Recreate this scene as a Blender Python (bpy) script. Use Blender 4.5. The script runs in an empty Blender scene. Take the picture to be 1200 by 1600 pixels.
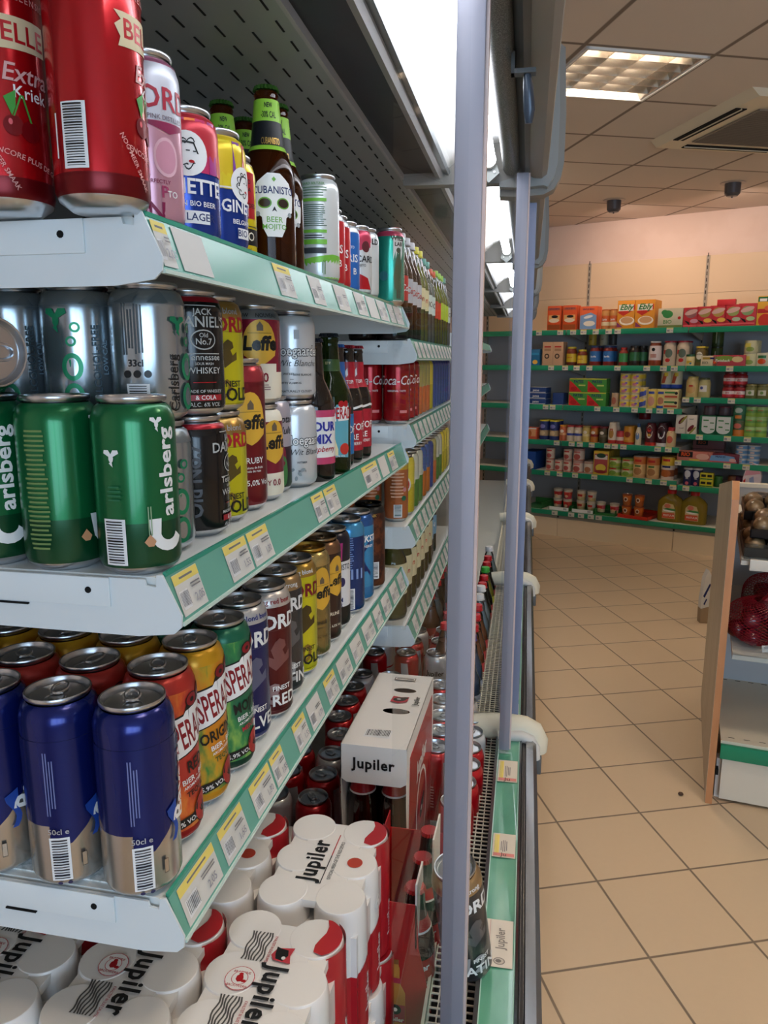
import bpy, bmesh, math, random
from mathutils import Vector, Matrix
PI = math.pi; rad = math.radians
random.seed(7)
C = bpy.context.scene.collection
scene = bpy.context.scene
H = 1.55                                   # eye height; most heights below are given relative to it

# ------------------------------------------------------------------ camera, world, light, exposure
cam_d = bpy.data.cameras.new('camera'); cam = bpy.data.objects.new('camera', cam_d); C.objects.link(cam)
cam.location = (0, 0, H)
cam.rotation_euler = (rad(90 - 11.2), 0, rad(11.95))
cam_d.sensor_fit = 'VERTICAL'; cam_d.sensor_height = 36.0; cam_d.lens = 36.0 * 1190 / 1600
cam_d.clip_start = 0.02; cam_d.clip_end = 60
scene.camera = cam
w = bpy.data.worlds.new('world'); scene.world = w; w.use_nodes = True
w.node_tree.nodes['Background'].inputs[0].default_value = (0.30, 0.50, 0.85, 1)
w.node_tree.nodes['Background'].inputs[1].default_value = 1.0
scene.view_settings.view_transform = 'Standard'; scene.view_settings.look = 'None'
scene.view_settings.gamma = 1; scene.view_settings.use_curve_mapping = False
scene.view_settings.exposure = 0.2
scene.cycles.max_bounces = 10; scene.cycles.transparent_max_bounces = 16
scene.cycles.transmission_bounces = 8; scene.cycles.glossy_bounces = 5
scene.cycles.sample_clamp_indirect = 4.0

def area(name, loc, rot, sx, sy, power, col, shape='RECTANGLE'):
    d = bpy.data.lights.new(name, 'AREA'); d.shape = shape; d.size = sx; d.size_y = sy
    d.energy = power; d.color = col
    o = bpy.data.objects.new(name, d); C.objects.link(o); o.location = loc; o.rotation_euler = rot
    return o
WARM = (1.0, 0.86, 0.72)
# daylight standing outside the shop window behind the viewer
area('window_daylight', (1.9, -3.25, 1.55), (rad(90), 0, 0), 3.4, 1.7, 95, (0.60, 0.80, 1.0))
# neon tubes of the cabinet canopies are placed in the canopy builder, the ceiling lamps in the lamp builder

# ------------------------------------------------------------------ helpers
def lin(c):
    if isinstance(c, str):
        c = c.lstrip('#'); c = [int(c[i:i+2], 16) / 255 for i in (0, 2, 4)]
        c = [x / 12.92 if x <= .04045 else ((x + .055) / 1.055) ** 2.4 for x in c]
    return (c[0], c[1], c[2], 1)
MC = {}
def mat(col, rough=.5, metal=0., coat=0., trans=0., ior=1.45, emit=0., alpha=1., spec=None):
    key = (str(col), rough, metal, coat, trans, ior, emit, alpha, spec)
    if key in MC: return MC[key]
    m = bpy.data.materials.new('paint_' + str(len(MC))); m.use_nodes = True
    b = m.node_tree.nodes['Principled BSDF']; i = b.inputs
    i['Base Color'].default_value = lin(col); i['Roughness'].default_value = rough
    i['Metallic'].default_value = metal; i['Coat Weight'].default_value = coat
    i['Coat Roughness'].default_value = .08
    i['Transmission Weight'].default_value = trans; i['IOR'].default_value = ior
    i['Alpha'].default_value = alpha
    if spec is not None: i['Specular IOR Level'].default_value = spec
    if emit: i['Emission Color'].default_value = lin(col); i['Emission Strength'].default_value = emit
    MC[key] = m; return m
def noisy(c1, c2, scale=30, rough=.35, metal=0., stretch=(1, 1, 1), lo=.45, hi=.55, c3=None, coat=0., bump=0.):
    key = ('noisy', str(c1), str(c2), scale, rough, metal, stretch, lo, hi, str(c3), coat, bump)
    if key in MC: return MC[key]
    m = bpy.data.materials.new('mottled_' + str(len(MC))); m.use_nodes = True
    nt = m.node_tree; b = nt.nodes['Principled BSDF']
    tc = nt.nodes.new('ShaderNodeTexCoord'); mp = nt.nodes.new('ShaderNodeMapping'); mp.inputs['Scale'].default_value = stretch
    n = nt.nodes.new('ShaderNodeTexNoise'); n.inputs['Scale'].default_value = scale; n.inputs['Detail'].default_value = 4
    r = nt.nodes.new('ShaderNodeValToRGB'); r.color_ramp.elements[0].position = lo; r.color_ramp.elements[1].position = hi
    r.color_ramp.elements[0].color = lin(c1); r.color_ramp.elements[1].color = lin(c2)
    if c3: e = r.color_ramp.elements.new(min(hi + .1, .95)); e.color = lin(c3)
    L = nt.links.new
    L(tc.outputs['Object'], mp.inputs[0]); L(mp.outputs[0], n.inputs[0]); L(n.outputs[0], r.inputs[0]); L(r.outputs[0], b.inputs['Base Color'])
    b.inputs['Roughness'].default_value = rough; b.inputs['Metallic'].default_value = metal; b.inputs['Coat Weight'].default_value = coat
    if bump:
        bp = nt.nodes.new('ShaderNodeBump'); bp.inputs['Strength'].default_value = bump; bp.inputs['Distance'].default_value = .002
        L(n.outputs[0], bp.inputs['Height']); L(bp.outputs[0], b.inputs['Normal'])
    MC[key] = m; return m
def tiled(name, tile, grout, pitch, width, angle, ox, oy, rough, bump=.4, var=.04):
    m = bpy.data.materials.new(name); m.use_nodes = True; nt = m.node_tree; b = nt.nodes['Principled BSDF']; L = nt.links.new
    tc = nt.nodes.new('ShaderNodeTexCoord')
    def vm(op, a, bb):
        n = nt.nodes.new('ShaderNodeMath'); n.operation = op
        for k, v in enumerate((a, bb)):
            if isinstance(v, (int, float)): n.inputs[k].default_value = v
            else: L(v, n.inputs[k])
        return n.outputs[0]
    mp = nt.nodes.new('ShaderNodeMapping'); mp.vector_type = 'TEXTURE'
    mp.inputs['Location'].default_value = (ox, oy, 0); mp.inputs['Rotation'].default_value = (0, 0, angle)
    L(tc.outputs['Object'], mp.inputs[0]); s = nt.nodes.new('ShaderNodeSeparateXYZ'); L(mp.outputs[0], s.inputs[0])
    fs = []
    for ax in (0, 1):
        q = vm('DIVIDE', s.outputs[ax], pitch); f = vm('FRACT', q, 0)
        fs.append(vm('MINIMUM', f, vm('SUBTRACT', 1.0, f)))
    d = vm('MINIMUM', fs[0], fs[1])
    r = nt.nodes.new('ShaderNodeMapRange'); r.inputs['From Min'].default_value = width / pitch * .5 * .7; r.inputs['From Max'].default_value = width / pitch * .5 * 1.3
    L(d, r.inputs['Value'])
    n = nt.nodes.new('ShaderNodeTexNoise'); n.inputs['Scale'].default_value = 55; n.inputs['Detail'].default_value = 5; L(tc.outputs['Object'], n.inputs[0])
    n2 = nt.nodes.new('ShaderNodeTexNoise'); n2.inputs['Scale'].default_value = 1.3; L(tc.outputs['Object'], n2.inputs[0])
    hs = nt.nodes.new('ShaderNodeHueSaturation'); hs.inputs['Color'].default_value = lin(tile)
    L(vm('ADD', vm('ADD', 1 - var * 1.5, vm('MULTIPLY', n.outputs[0], var)), vm('MULTIPLY', n2.outputs[0], var * 2)), hs.inputs['Value'])
    mx = nt.nodes.new('ShaderNodeMixRGB'); L(r.outputs[0], mx.inputs[0]); mx.inputs[1].default_value = lin(grout); L(hs.outputs[0], mx.inputs[2])
    L(mx.outputs[0], b.inputs['Base Color']); b.inputs['Roughness'].default_value = rough
    bp = nt.nodes.new('ShaderNodeBump'); bp.inputs['Strength'].default_value = bump; bp.inputs['Distance'].default_value = .002
    L(r.outputs[0], bp.inputs['Height']); L(bp.outputs[0], b.inputs['Normal'])
    return m

TX = {}
def textmesh(s, bold=0., shear=0., space=1.):
    key = (s, bold, shear, space)
    if key in TX: return TX[key]
    cu = bpy.data.curves.new('t', 'FONT'); cu.body = s; cu.size = 1.4; cu.offset = bold; cu.shear = shear
    cu.align_x = 'CENTER'; cu.align_y = 'CENTER'; cu.resolution_u = 2; cu.space_character = space
    o = bpy.data.objects.new('t', cu); C.objects.link(o)
    dg = bpy.context.evaluated_depsgraph_get(); me = bpy.data.meshes.new_from_object(o.evaluated_get(dg))
    vs = [(v.co.x, v.co.y) for v in me.vertices]; fs = [list(p.vertices) for p in me.polygons]
    bpy.data.objects.remove(o); bpy.data.curves.remove(cu); bpy.data.meshes.remove(me)
    TX[key] = (vs, fs); return TX[key]
def ell(cx, cy, rx, ry=None, n=20, a=0.):
    ry = rx if ry is None else ry
    return [(cx + rx * math.cos(t) * math.cos(a) - ry * math.sin(t) * math.sin(a), cy + rx * math.cos(t) * math.sin(a) + ry * math.sin(t) * math.cos(a)) for t in [2 * PI * k / n for k in range(n)]]
def rc(x, y, w_, h_): return [(x - w_/2, y - h_/2), (x + w_/2, y - h_/2), (x + w_/2, y + h_/2), (x - w_/2, y + h_/2)]
# a label is a list of items: ('p', polygon, material) or ('t', string, x, y, cap height, material, {rot, bold, shear, sx})
def bars(x, y, w_, h_, m, rot=0, n=14, seed=1):
    rr = random.Random(seed); out = [('p', rc(x, y, w_*1.1, h_*1.06), mat('#eeeeee'))]
    t = 0.
    for k in range(n):
        ww = w_ / n * rr.choice((.3, .45, .65)); c = -w_/2 + (k + .5) * w_ / n
        if rot: out.append(('p', rc(x, y + c * h_ / w_, w_ * .82, ww * h_ / w_), m))
        else: out.append(('p', rc(x + c, y + h_*.05, ww, h_ * .82), m))
    return out
def lines(x, y, w_, h_, n, m, seed=1, rot=0):
    rr = random.Random(seed); out = []
    for k in range(n):
        f = rr.uniform(.72, 1.)
        if rot: out.append(('p', rc(x - w_/2 + (k + .5) * w_ / n, y, w_ / n * .42, h_ * f), m))
        else: out.append(('p', rc(x, y + h_/2 - (k + .5) * h_ / n, w_ * f, h_ / n * .42), m))
    return out
def item_mesh(it):
    if it[0] == 'p': return [tuple(p) for p in it[1]], [list(range(len(it[1])))]
    _, s, x, y, size, m, *o = it; o = o[0] if o else {}
    vs, fs = textmesh(s, o.get('bold', .015), o.get('shear', 0.), o.get('space', 1.))
    r = rad(o.get('rot', 0)); c, sn = math.cos(r), math.sin(r); sx = o.get('sx', 1.)
    return [(x + size * (a * sx * c - b * sn), y + size * (a * sx * sn + b * c)) for a, b in vs], fs

class MB:
    def __init__(s): s.bm = bmesh.new(); s.ms = []
    def mi(s, m):
        if m not in s.ms: s.ms.append(m)
        return s.ms.index(m)
    def poly(s, pts, m, smooth=False):
        vs = [s.bm.verts.new(p) for p in pts]; f = s.bm.faces.new(vs); f.material_index = s.mi(m); f.smooth = smooth; return f
    def box(s, x0, x1, y0, y1, z0, z1, m, bev=0.):
        if x0 > x1: x0, x1 = x1, x0
        if y0 > y1: y0, y1 = y1, y0
        if z0 > z1: z0, z1 = z1, z0
        r = bmesh.ops.create_cube(s.bm, size=1); vs = r['verts']; i = s.mi(m)
        for v in vs: v.co = ((x0+x1)/2 + v.co.x*(x1-x0), (y0+y1)/2 + v.co.y*(y1-y0), (z0+z1)/2 + v.co.z*(z1-z0))
        fs = list({f for v in vs for f in v.link_faces})
        for f in fs: f.material_index = i
        if bev:
            es = list({e for v in vs for e in v.link_edges})
            bmesh.ops.bevel(s.bm, geom=es, offset=bev, segments=2, profile=.5, affect='EDGES', material=i)
    def lathe(s, prof, m, seg=28, c=(0, 0), capb=True, capt=True, flat=False):
        """prof: (r, z) or (r, z, material of the band above that point)"""
        rings = []
        for p in prof:
            rings.append([s.bm.verts.new((c[0] + p[0]*math.cos(2*PI*k/seg), c[1] + p[0]*math.sin(2*PI*k/seg), p[1])) for k in range(seg)])
        cur = m
        for j in range(len(prof) - 1):
            if len(prof[j]) > 2: cur = prof[j][2]
            i = s.mi(cur)
            for k in range(seg):
                f = s.bm.faces.new((rings[j][k], rings[j][(k+1) % seg], rings[j+1][(k+1) % seg], rings[j+1][k])); f.material_index = i; f.smooth = not flat
        if capb: f = s.bm.faces.new(rings[0][::-1]); f.material_index = s.mi(m if len(prof[0]) < 3 else prof[0][2])
        if capt: f = s.bm.faces.new(rings[-1]); f.material_index = s.mi(cur)
    def prism(s, pts, axis, d0, d1, m, smooth=False):
        """2D outline extruded along an axis: axis x -> pts are (y,z); y -> (x,z); z -> (x,y)"""
        def P(a, b, d): return {'x': (d, a, b), 'y': (a, d, b), 'z': (a, b, d)}[axis]
        A = [s.bm.verts.new(P(a, b, d0)) for a, b in pts]; B = [s.bm.verts.new(P(a, b, d1)) for a, b in pts]; i = s.mi(m); n = len(pts)
        fs = [s.bm.faces.new(A[::-1]), s.bm.faces.new(B)]
        for k in range(n):
            f = s.bm.faces.new((A[k], A[(k+1) % n], B[(k+1) % n], B[k])); f.smooth = smooth; fs.append(f)
        for f in fs: f.material_index = i
        bmesh.ops.recalc_face_normals(s.bm, faces=fs)
    def tube(s, pts, r, m, seg=10, cap=True, smooth=True):
        pts = [Vector(p) for p in pts]; rings = []; up = Vector((0, 0, 1))
        for k, p in enumerate(pts):
            t = (pts[min(k+1, len(pts)-1)] - pts[max(k-1, 0)]).normalized()
            a = t.cross(up)
            if a.length < 1e-3: a = t.cross(Vector((1, 0, 0)))
            a.normalize(); b = a.cross(t); rr = r[k] if isinstance(r, (list, tuple)) else r
            rings.append([s.bm.verts.new(p + a*rr*math.cos(2*PI*q/seg) + b*rr*math.sin(2*PI*q/seg)) for q in range(seg)])
        i = s.mi(m)
        for j in range(len(rings) - 1):
            for q in range(seg):
                f = s.bm.faces.new((rings[j][q], rings[j][(q+1) % seg], rings[j+1][(q+1) % seg], rings[j+1][q])); f.material_index = i; f.smooth = smooth
        if cap:
            for rg in (rings[0], rings[-1][::-1]): f = s.bm.faces.new(rg); f.material_index = i
    def label(s, items, mapper, step=None, off0=.0002, doff=.00006):
        """mapper(u, v, off) -> 3D point"""
        for k, it in enumerate(items):
            m = it[2] if it[0] == 'p' else it[5]
            vs, fs = item_mesh(it)
            tb = bmesh.new(); V = [tb.verts.new((a, b, 0)) for a, b in vs]
            for f in fs:
                try: tb.faces.new([V[q] for q in f])
                except ValueError: pass
            if step:
                u0 = min(a for a, b in vs); u1 = max(a for a, b in vs)
                q = math.floor(u0 / step) + 1
                while q * step < u1:
                    bmesh.ops.bisect_plane(tb, geom=tb.verts[:] + tb.edges[:] + tb.faces[:], plane_co=(q*step, 0, 0), plane_no=(1, 0, 0), dist=1e-7); q += 1
            off = off0 + doff * k; i = s.mi(m)
            mp = {v: s.bm.verts.new(mapper(v.co.x, v.co.y, off)) for v in tb.verts}
            for f in tb.faces:
                ff = s.bm.faces.new([mp[v] for v in f.verts]); ff.material_index = i; ff.smooth = bool(step)
            tb.free()
    def wrap(s, items, R, rf=None, c=(0, 0)):
        """around a vertical cylinder of radius R; u = 0 faces local -Y, + to the viewer's right"""
        rf = rf or (lambda v: R)
        def mp(u, v, off):
            t = u / R; r = rf(v) + off + .0001; return (c[0] + r*math.sin(t), c[1] - r*math.cos(t), v)
        s.label(items, mp, step=R*.21, off0=.0003, doff=.00005)
    def flat(s, items, o, ux, uy, n):
        o, ux, uy, n = map(Vector, (o, ux, uy, n)); s.label(items, lambda u, v, off: o + ux*u + uy*v + n*off, off0=.0004, doff=.00012)
    def build(s, name, parent=None, sharp=38, loc=None):
        me = bpy.data.meshes.new(name); s.bm.normal_update(); s.bm.to_mesh(me); s.bm.free()
        for m in s.ms: me.materials.append(m)
        if sharp: me.set_sharp_from_angle(angle=rad(sharp))
        o = bpy.data.objects.new(name, me); C.objects.link(o)
        if parent: o.parent = parent
        if loc: o.location = loc
        return o
def tag(o, label, cat, group=None, kind=None):
    if label: o['label'] = label
    if cat: o['category'] = cat
    if group: o['group'] = group
    if kind: o['kind'] = kind
    return o
def empty(name, loc=(0, 0, 0), rz=0.):
    o = bpy.data.objects.new(name, None); C.objects.link(o); o.location = loc; o.rotation_euler = (0, 0, rz); o.empty_display_size = .02; return o
def struct(o): o['kind'] = 'structure'; return o
USED = set()
def dup(root, loc, rz=0., label=None, group=None, rot=None):
    """the first call moves the thing itself, later ones copy it with its parts and sub-parts"""
    if root.name in USED:
        r = root.copy(); C.objects.link(r)
        for ch in root.children:
            c = ch.copy(); C.objects.link(c); c.parent = r
            for g in ch.children:
                d = g.copy(); C.objects.link(d); d.parent = c
        if 'group' in r: del r['group']
    else: r = root; USED.add(root.name)
    r.location = loc; r.rotation_euler = rot if rot else (0, 0, rz)
    if label: r['label'] = label
    if group: r['group'] = group
    return r
def face(x, y, extra=0.): return math.atan2(-x, y) + extra     # turn local -Y towards the viewer's side of the aisle

# ------------------------------------------------------------------ materials
M_alu = mat('#c9ccd0', .28, 1.); M_aluD = mat('#8d8f93', .3, 1.); M_gold = mat('#c9a14a', .3, 1.)
M_white = mat('#f2f2f0', .4); M_black = mat('#0c0c0e', .35); M_ink = mat('#17171b', .5)
M_shelf = mat('#e6e9e6', .32, 0., .2); M_brk = mat('#dfe7ea', .35); M_green = mat('#2f9479', .4); M_tealstrip = mat('#6fae9c', .25)
M_tag = mat('#d9d8d2', .55); M_yel = mat('#ead772', .55); M_txt = mat('#77777a', .6)
M_glassclear = mat('#ffffff', .0, 0., 0., 1., 1.45)
M_perf = mat('#9aa0a0', .45, .3); M_slot = mat('#050505', .9)
M_frost = noisy('#f4f6f4', '#c9cfcb', 260, .6, 0., (1, 1, 1), .4, .62)
M_red = mat('#b80f1c', .28, .35, .4); M_jred = mat('#c00d1a', .35)

def thin_glass(name, tint=(1, 1, 1), refl=.9):
    m = bpy.data.materials.new(name); m.use_nodes = True; nt = m.node_tree; nt.nodes.clear(); L = nt.links.new
    o = nt.nodes.new('ShaderNodeOutputMaterial'); mx = nt.nodes.new('ShaderNodeMixShader'); t = nt.nodes.new('ShaderNodeBsdfTransparent')
    g = nt.nodes.new('ShaderNodeBsdfGlossy'); g.inputs['Roughness'].default_value = .01; t.inputs[0].default_value = (*tint, 1)
    f = nt.nodes.new('ShaderNodeFresnel'); f.inputs[0].default_value = 1.5
    mm = nt.nodes.new('ShaderNodeMath'); mm.operation = 'MULTIPLY'; mm.inputs[1].default_value = refl; L(f.outputs[0], mm.inputs[0])
    L(mm.outputs[0], mx.inputs[0]); L(t.outputs[0], mx.inputs[1]); L(g.outputs[0], mx.inputs[2]); L(mx.outputs[0], o.inputs[0]); return m
M_pane = thin_glass('door_glass', (.96, .98, .985), .2)
M_film = thin_glass('cling_film', (.97, .97, .97), .8)
M_pet = thin_glass('bottle_plastic', (.80, .86, .88), 1.0)

# ================================================================== THE ROOM
WA = rad(-21.5); WD = Vector((math.cos(WA), math.sin(WA), 0)); WN = Vector((-math.sin(WA), math.cos(WA), 0))   # shelf wall direction, and away from the viewer
GF = Vector((1.066, 6.51, 0))                                    # on the front line of the wall shelving, where its two bays meet
def gw(u, v, z=0.): p = GF + WD*u + WN*v; return Vector((p.x, p.y, z))
CZ = H + 1.22
fl = MB(); fl.poly([(-1.2, -3, 0), (5.5, -3, 0), (5.5, 9, 0), (-1.2, 9, 0)], tiled('floor_tiles', '#d0b898', '#7b6a58', .3075, .007, rad(22.3), .092, 2.427, .38)); struct(fl.build('floor'))
GA = rad(22.8); LAMPCELLS = [(-1, 0), (-1, 4), (-1, -4), (3, -4), (4, 1), (-3, -6), (2, -8)]
def gridp(i, j):                                             # centre of ceiling cell (i, j)
    c, s = math.cos(GA), math.sin(GA); a, b = (i + .5)*.566, (j + .5)*.566; return (.613 + a*c - b*s, 3.60 + a*s + b*c)
ce = MB(); b = bmesh.new(); vs = [b.verts.new(p) for p in ((-1.2, -3, CZ), (-1.2, 9, CZ), (5.5, 9, CZ), (5.5, -3, CZ))]; es = [b.edges.new((vs[k], vs[(k+1) % 4])) for k in range(4)]
for i, j in LAMPCELLS:
    x, y = gridp(i, j)
    if -1.1 < x < 5.4 and -2.8 < y < 8.9:
        hv = [b.verts.new((x + .27*(p*math.cos(GA) - q*math.sin(GA)), y + .27*(p*math.sin(GA) + q*math.cos(GA)), CZ)) for p, q in ((-1, -1), (1, -1), (1, 1), (-1, 1))]
        es += [b.edges.new((hv[k], hv[(k+1) % 4])) for k in range(4)]
bmesh.ops.triangle_fill(b, edges=es, use_beauty=True, use_dissolve=False); ci = ce.mi(tiled('ceiling_tiles', '#d9cdc2', '#84776c', .566, .02, rad(22.8), .613, 3.60, .9, .3, .02)); mp = {v: ce.bm.verts.new(v.co) for v in b.verts}
for f in b.faces: ff = ce.bm.faces.new([mp[v] for v in f.verts]); ff.material_index = ci
b.free(); struct(ce.build('ceiling', None, 0))
M_wall = noisy('#f0ddd0', '#ecd8ca', 3, .8)
def wallq(name, a, b, z0, z1, m, th=.1):
    a, b = Vector(a), Vector(b); d = (b - a).normalized(); n = Vector((-d.y, d.x, 0)) * th
    q = MB(); q.prism([(a.x, a.y), (b.x, b.y), (b.x + n.x, b.y + n.y), (a.x + n.x, a.y + n.y)], 'z', z0, z1, m); return struct(q.build(name))
pa = gw(-3.2, .62); pb = gw(6.5, .62)
wallq('wall_far', (pa.x, pa.y, 0), (pb.x, pb.y, 0), 0, CZ, M_wall)
wallq('wall_left', (-1.0, -3, 0), (-1.0, 9, 0), 0, CZ, M_wall)
wallq('wall_right', (5.2, 9, 0), (5.2, -3, 0), 0, CZ, M_wall)
# the wall behind the viewer with its shop window
wallq('wall_back', (5.2, -2.9, 0), (-1.0, -2.9, 0), 0, .72, M_wall)
wallq('wall_back', (5.2, -2.9, 0), (-1.0, -2.9, 0), 2.4, CZ, M_wall)
wallq('wall_back', (5.2, -2.9, 0), (3.6, -2.9, 0), .72, 2.4, M_wall)
wallq('wall_back', (.2, -2.9, 0), (-1.0, -2.9, 0), .72, 2.4, M_wall)
q = MB(); q.poly([(.2, -2.98, .72), (3.6, -2.98, .72), (3.6, -2.98, 2.4), (.2, -2.98, 2.4)], M_pane); wn = struct(q.build('window_1'))
q = MB()
for x in (.22, 1.34, 2.46, 3.58): q.box(x-.03, x+.03, -3.0, -2.9, .72, 2.4, M_white)
for z in (.745, 2.375): q.box(.2, 3.6, -3.0, -2.9, z-.025, z+.025, M_white)
q.build('window_frame', wn)

# ---- ceiling lamps with louvres
M_louv = mat('#b5ada2', .22, 1.)
def lamp_fixture():
    r = empty('ceiling_light'); a = MB(); s = .27
    for sg in (-1, 1): a.box(sg*s, sg*(s-.012), -s, s, -.006, .10, M_white); a.box(-s, s, sg*s, sg*(s-.012), -.006, .10, M_white)
    a.box(-s, s, -s, s, .10, .105, M_white)
    for sg in (-1, 1): a.prism([(sg*.25, .0), (sg*.258, .0), (sg*.258, .09), (sg*.20, .095)], 'y', -s+.012, s-.012, M_louv)
    a.build('frame', r)
    a = MB()
    for k in range(1, 4): x = -s + k*2*s/4; a.prism([(x-.001, 0), (x+.001, 0), (x+.007, .05), (x-.007, .05)], 'y', -s+.012, s-.012, M_louv)
    a.build('long_louvre', r)
    a = MB()
    for k in range(1, 6): y = -s + k*2*s/6; a.prism([(y-.001, 0), (y+.001, 0), (y+.008, .045), (y-.008, .045)], 'x', -s+.012, s-.012, M_louv)
    a.build('cross_louvre', r)
    a = MB(); mt = mat('#ffe9cf', .5, emit=10.)
    for k in range(4): x = -s + (k + .5)*2*s/4; a.tube([(x, -s+.02, .075), (x, s-.02, .075)], .011, mt, 8)
    a.build('fluorescent_tube', r)
    tag(r, 'square lamp', 'ceiling light'); return r
lf = lamp_fixture()
LAMPS = [(-1, 0, 'square recessed ceiling lamp with bright silver louvre grid, nearer one beside the cabinets'),
         (-1, 4, 'louvred ceiling lamp glimpsed far down beside the cabinet canopies, only a corner in view'),
         (-1, -4, 'louvred ceiling lamp above the aisle, out of the frame overhead'), (3, -4, 'louvred ceiling lamp out of the frame over the right of the shop'),
         (4, 1, 'louvred ceiling lamp to the right of the air conditioning cassette, out of frame'), (-3, -6, 'louvred ceiling lamp behind the viewer'), (2, -8, 'louvred ceiling lamp near the shop window')]
for i, j, lb in LAMPS:
    x, y = gridp(i, j); dup(lf, (x, y, CZ - .004), GA, lb)
    area('lamp_light', (x, y, CZ + .09), (0, 0, GA), .5, .5, 25, WARM)

# ---- air conditioning cassette
ac = empty('air_conditioner', (1.09, 4.60, CZ), rad(22.8+0)); tag(ac, 'cream ceiling air conditioning cassette with black outlet slots', 'air conditioner')
M_ac = mat('#e6dcc4', .5)
a = MB(); s = .44; a.prism([(-s, -.0), (s, -.0), (s-.04, -.035), (-s+.04, -.035)], 'y', -s, s, M_ac); a.build('panel', ac)
for k in range(4):
    a = MB(); a.box(-.27, .27, -.40, -.34, -.04, -.036, M_slot); a.box(-.27, .27, -.372, -.366, -.044, -.034, M_ac)
    o = a.build('outlet_slot', ac); o.rotation_euler = (0, 0, k*PI/2)
a = MB(); a.box(-.28, .28, -.28, .28, -.043, -.036, mat('#8d8478', .6))
for k in range(40): y = -.27 + k*.0138; a.box(-.27, .27, y, y+.003, -.045, -.042, mat('#6d655b', .6))
a.build('intake_grille', ac)

# ---- ceiling spots
M_spot = mat('#5a5a60', .35, .4)
for (x, y, lb) in ((.447, 6.462, 'dark grey ceiling spot nearer the cabinets, casting a glow on the wall'), (1.21, 6.032, 'dark grey ceiling spot on the right, in front of the far wall')):
    r = empty('ceiling_spotlight', (x, y, CZ)); tag(r, lb, 'spotlight')
    a = MB(); a.lathe([(.082, -.006), (.085, -.002), (.082, 0)], mat('#b9aca2', .4), 24); a.build('trim_ring', r)
    a = MB(); a.lathe([(.006, -.100), (.006, -.092), (.036, -.090), (.052, -.072), (.054, -.006)], M_spot, 24); a.build('housing', r)
    d = bpy.data.lights.new('spot_glow', 'SPOT'); d.energy = 20; d.color = (1., .70, .55); d.spot_size = rad(125); d.spot_blend = .9; d.shadow_soft_size = .04
    o = bpy.data.objects.new('spot_glow', d); C.objects.link(o); o.location = (x, y, CZ - .11)
    o.rotation_euler = Vector((.35, .9, -.55)).to_track_quat('-Z', 'Y').to_euler()

# ================================================================== THE REFRIGERATED CABINETS
SA = rad(1.43)                                              # the cabinet run leans this much from the Y axis
def sh(x, y, z=0.): return Vector((x*math.cos(SA) - (y-1.4)*math.sin(SA), 1.4 + x*math.sin(SA) + (y-1.4)*math.cos(SA), z))
M_plas = mat('#86837e', .45); M_plasD = mat('#55585a', .4); M_cream = mat('#d3d0bd', .4); M_grey = mat('#a9aaac', .4)
M_stile = mat('#8f8f9c', .5, .1); M_stile2 = mat('#7d86a2', .5, .1); M_refl = mat('#f6f6f4', .35); M_inner = mat('#4c5152', .5, .2)
M_roll = noisy('#8c8c88', '#5d5d5c', 700, .4, .6, (1, 1, 1), .46, .5)
M_rail = mat('#8f9193', .25, .9); M_groove = mat('#2b2b2c', .5); M_wire = mat('#d9d6c4', .4)
M_strip = noisy('#62a88c', '#4b957c', 30, .3, 0., (1, .3, 1), .35, .7, None, .6)
M_tube = mat('#f4f7ff', .5, emit=8.5)
def price_items(wd, ht, header=True, blank=False, seed=0):
    it = [('p', rc(0, 0, wd, ht), M_tag)]
    if blank: return it
    if header: it += [('p', rc(0, ht*.37, wd, ht*.24), M_yel)] + lines(0, ht*.37, wd*.7, ht*.12, 1, M_txt)
    it += bars(-wd*.28, -ht*.14, wd*.28, ht*.42, M_txt, 0, 9, seed)
    it += lines(wd*.2, ht*.1, wd*.4, ht*.16, 2, M_txt, seed)
    it += [('t', random.Random(seed).choice(('1,30', '1,55', '0,99', '2,05', '1,79')), wd*.22, -ht*.22, ht*.2, mat('#9a9aa4', .6))]
    return it
def canopy_rail(name, prof_m, root, L, y0=0.):
    a = MB()
    for prof, m in prof_m: a.prism(prof, 'y', y0, L, m, False)
    return a.build(name, root)
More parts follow.
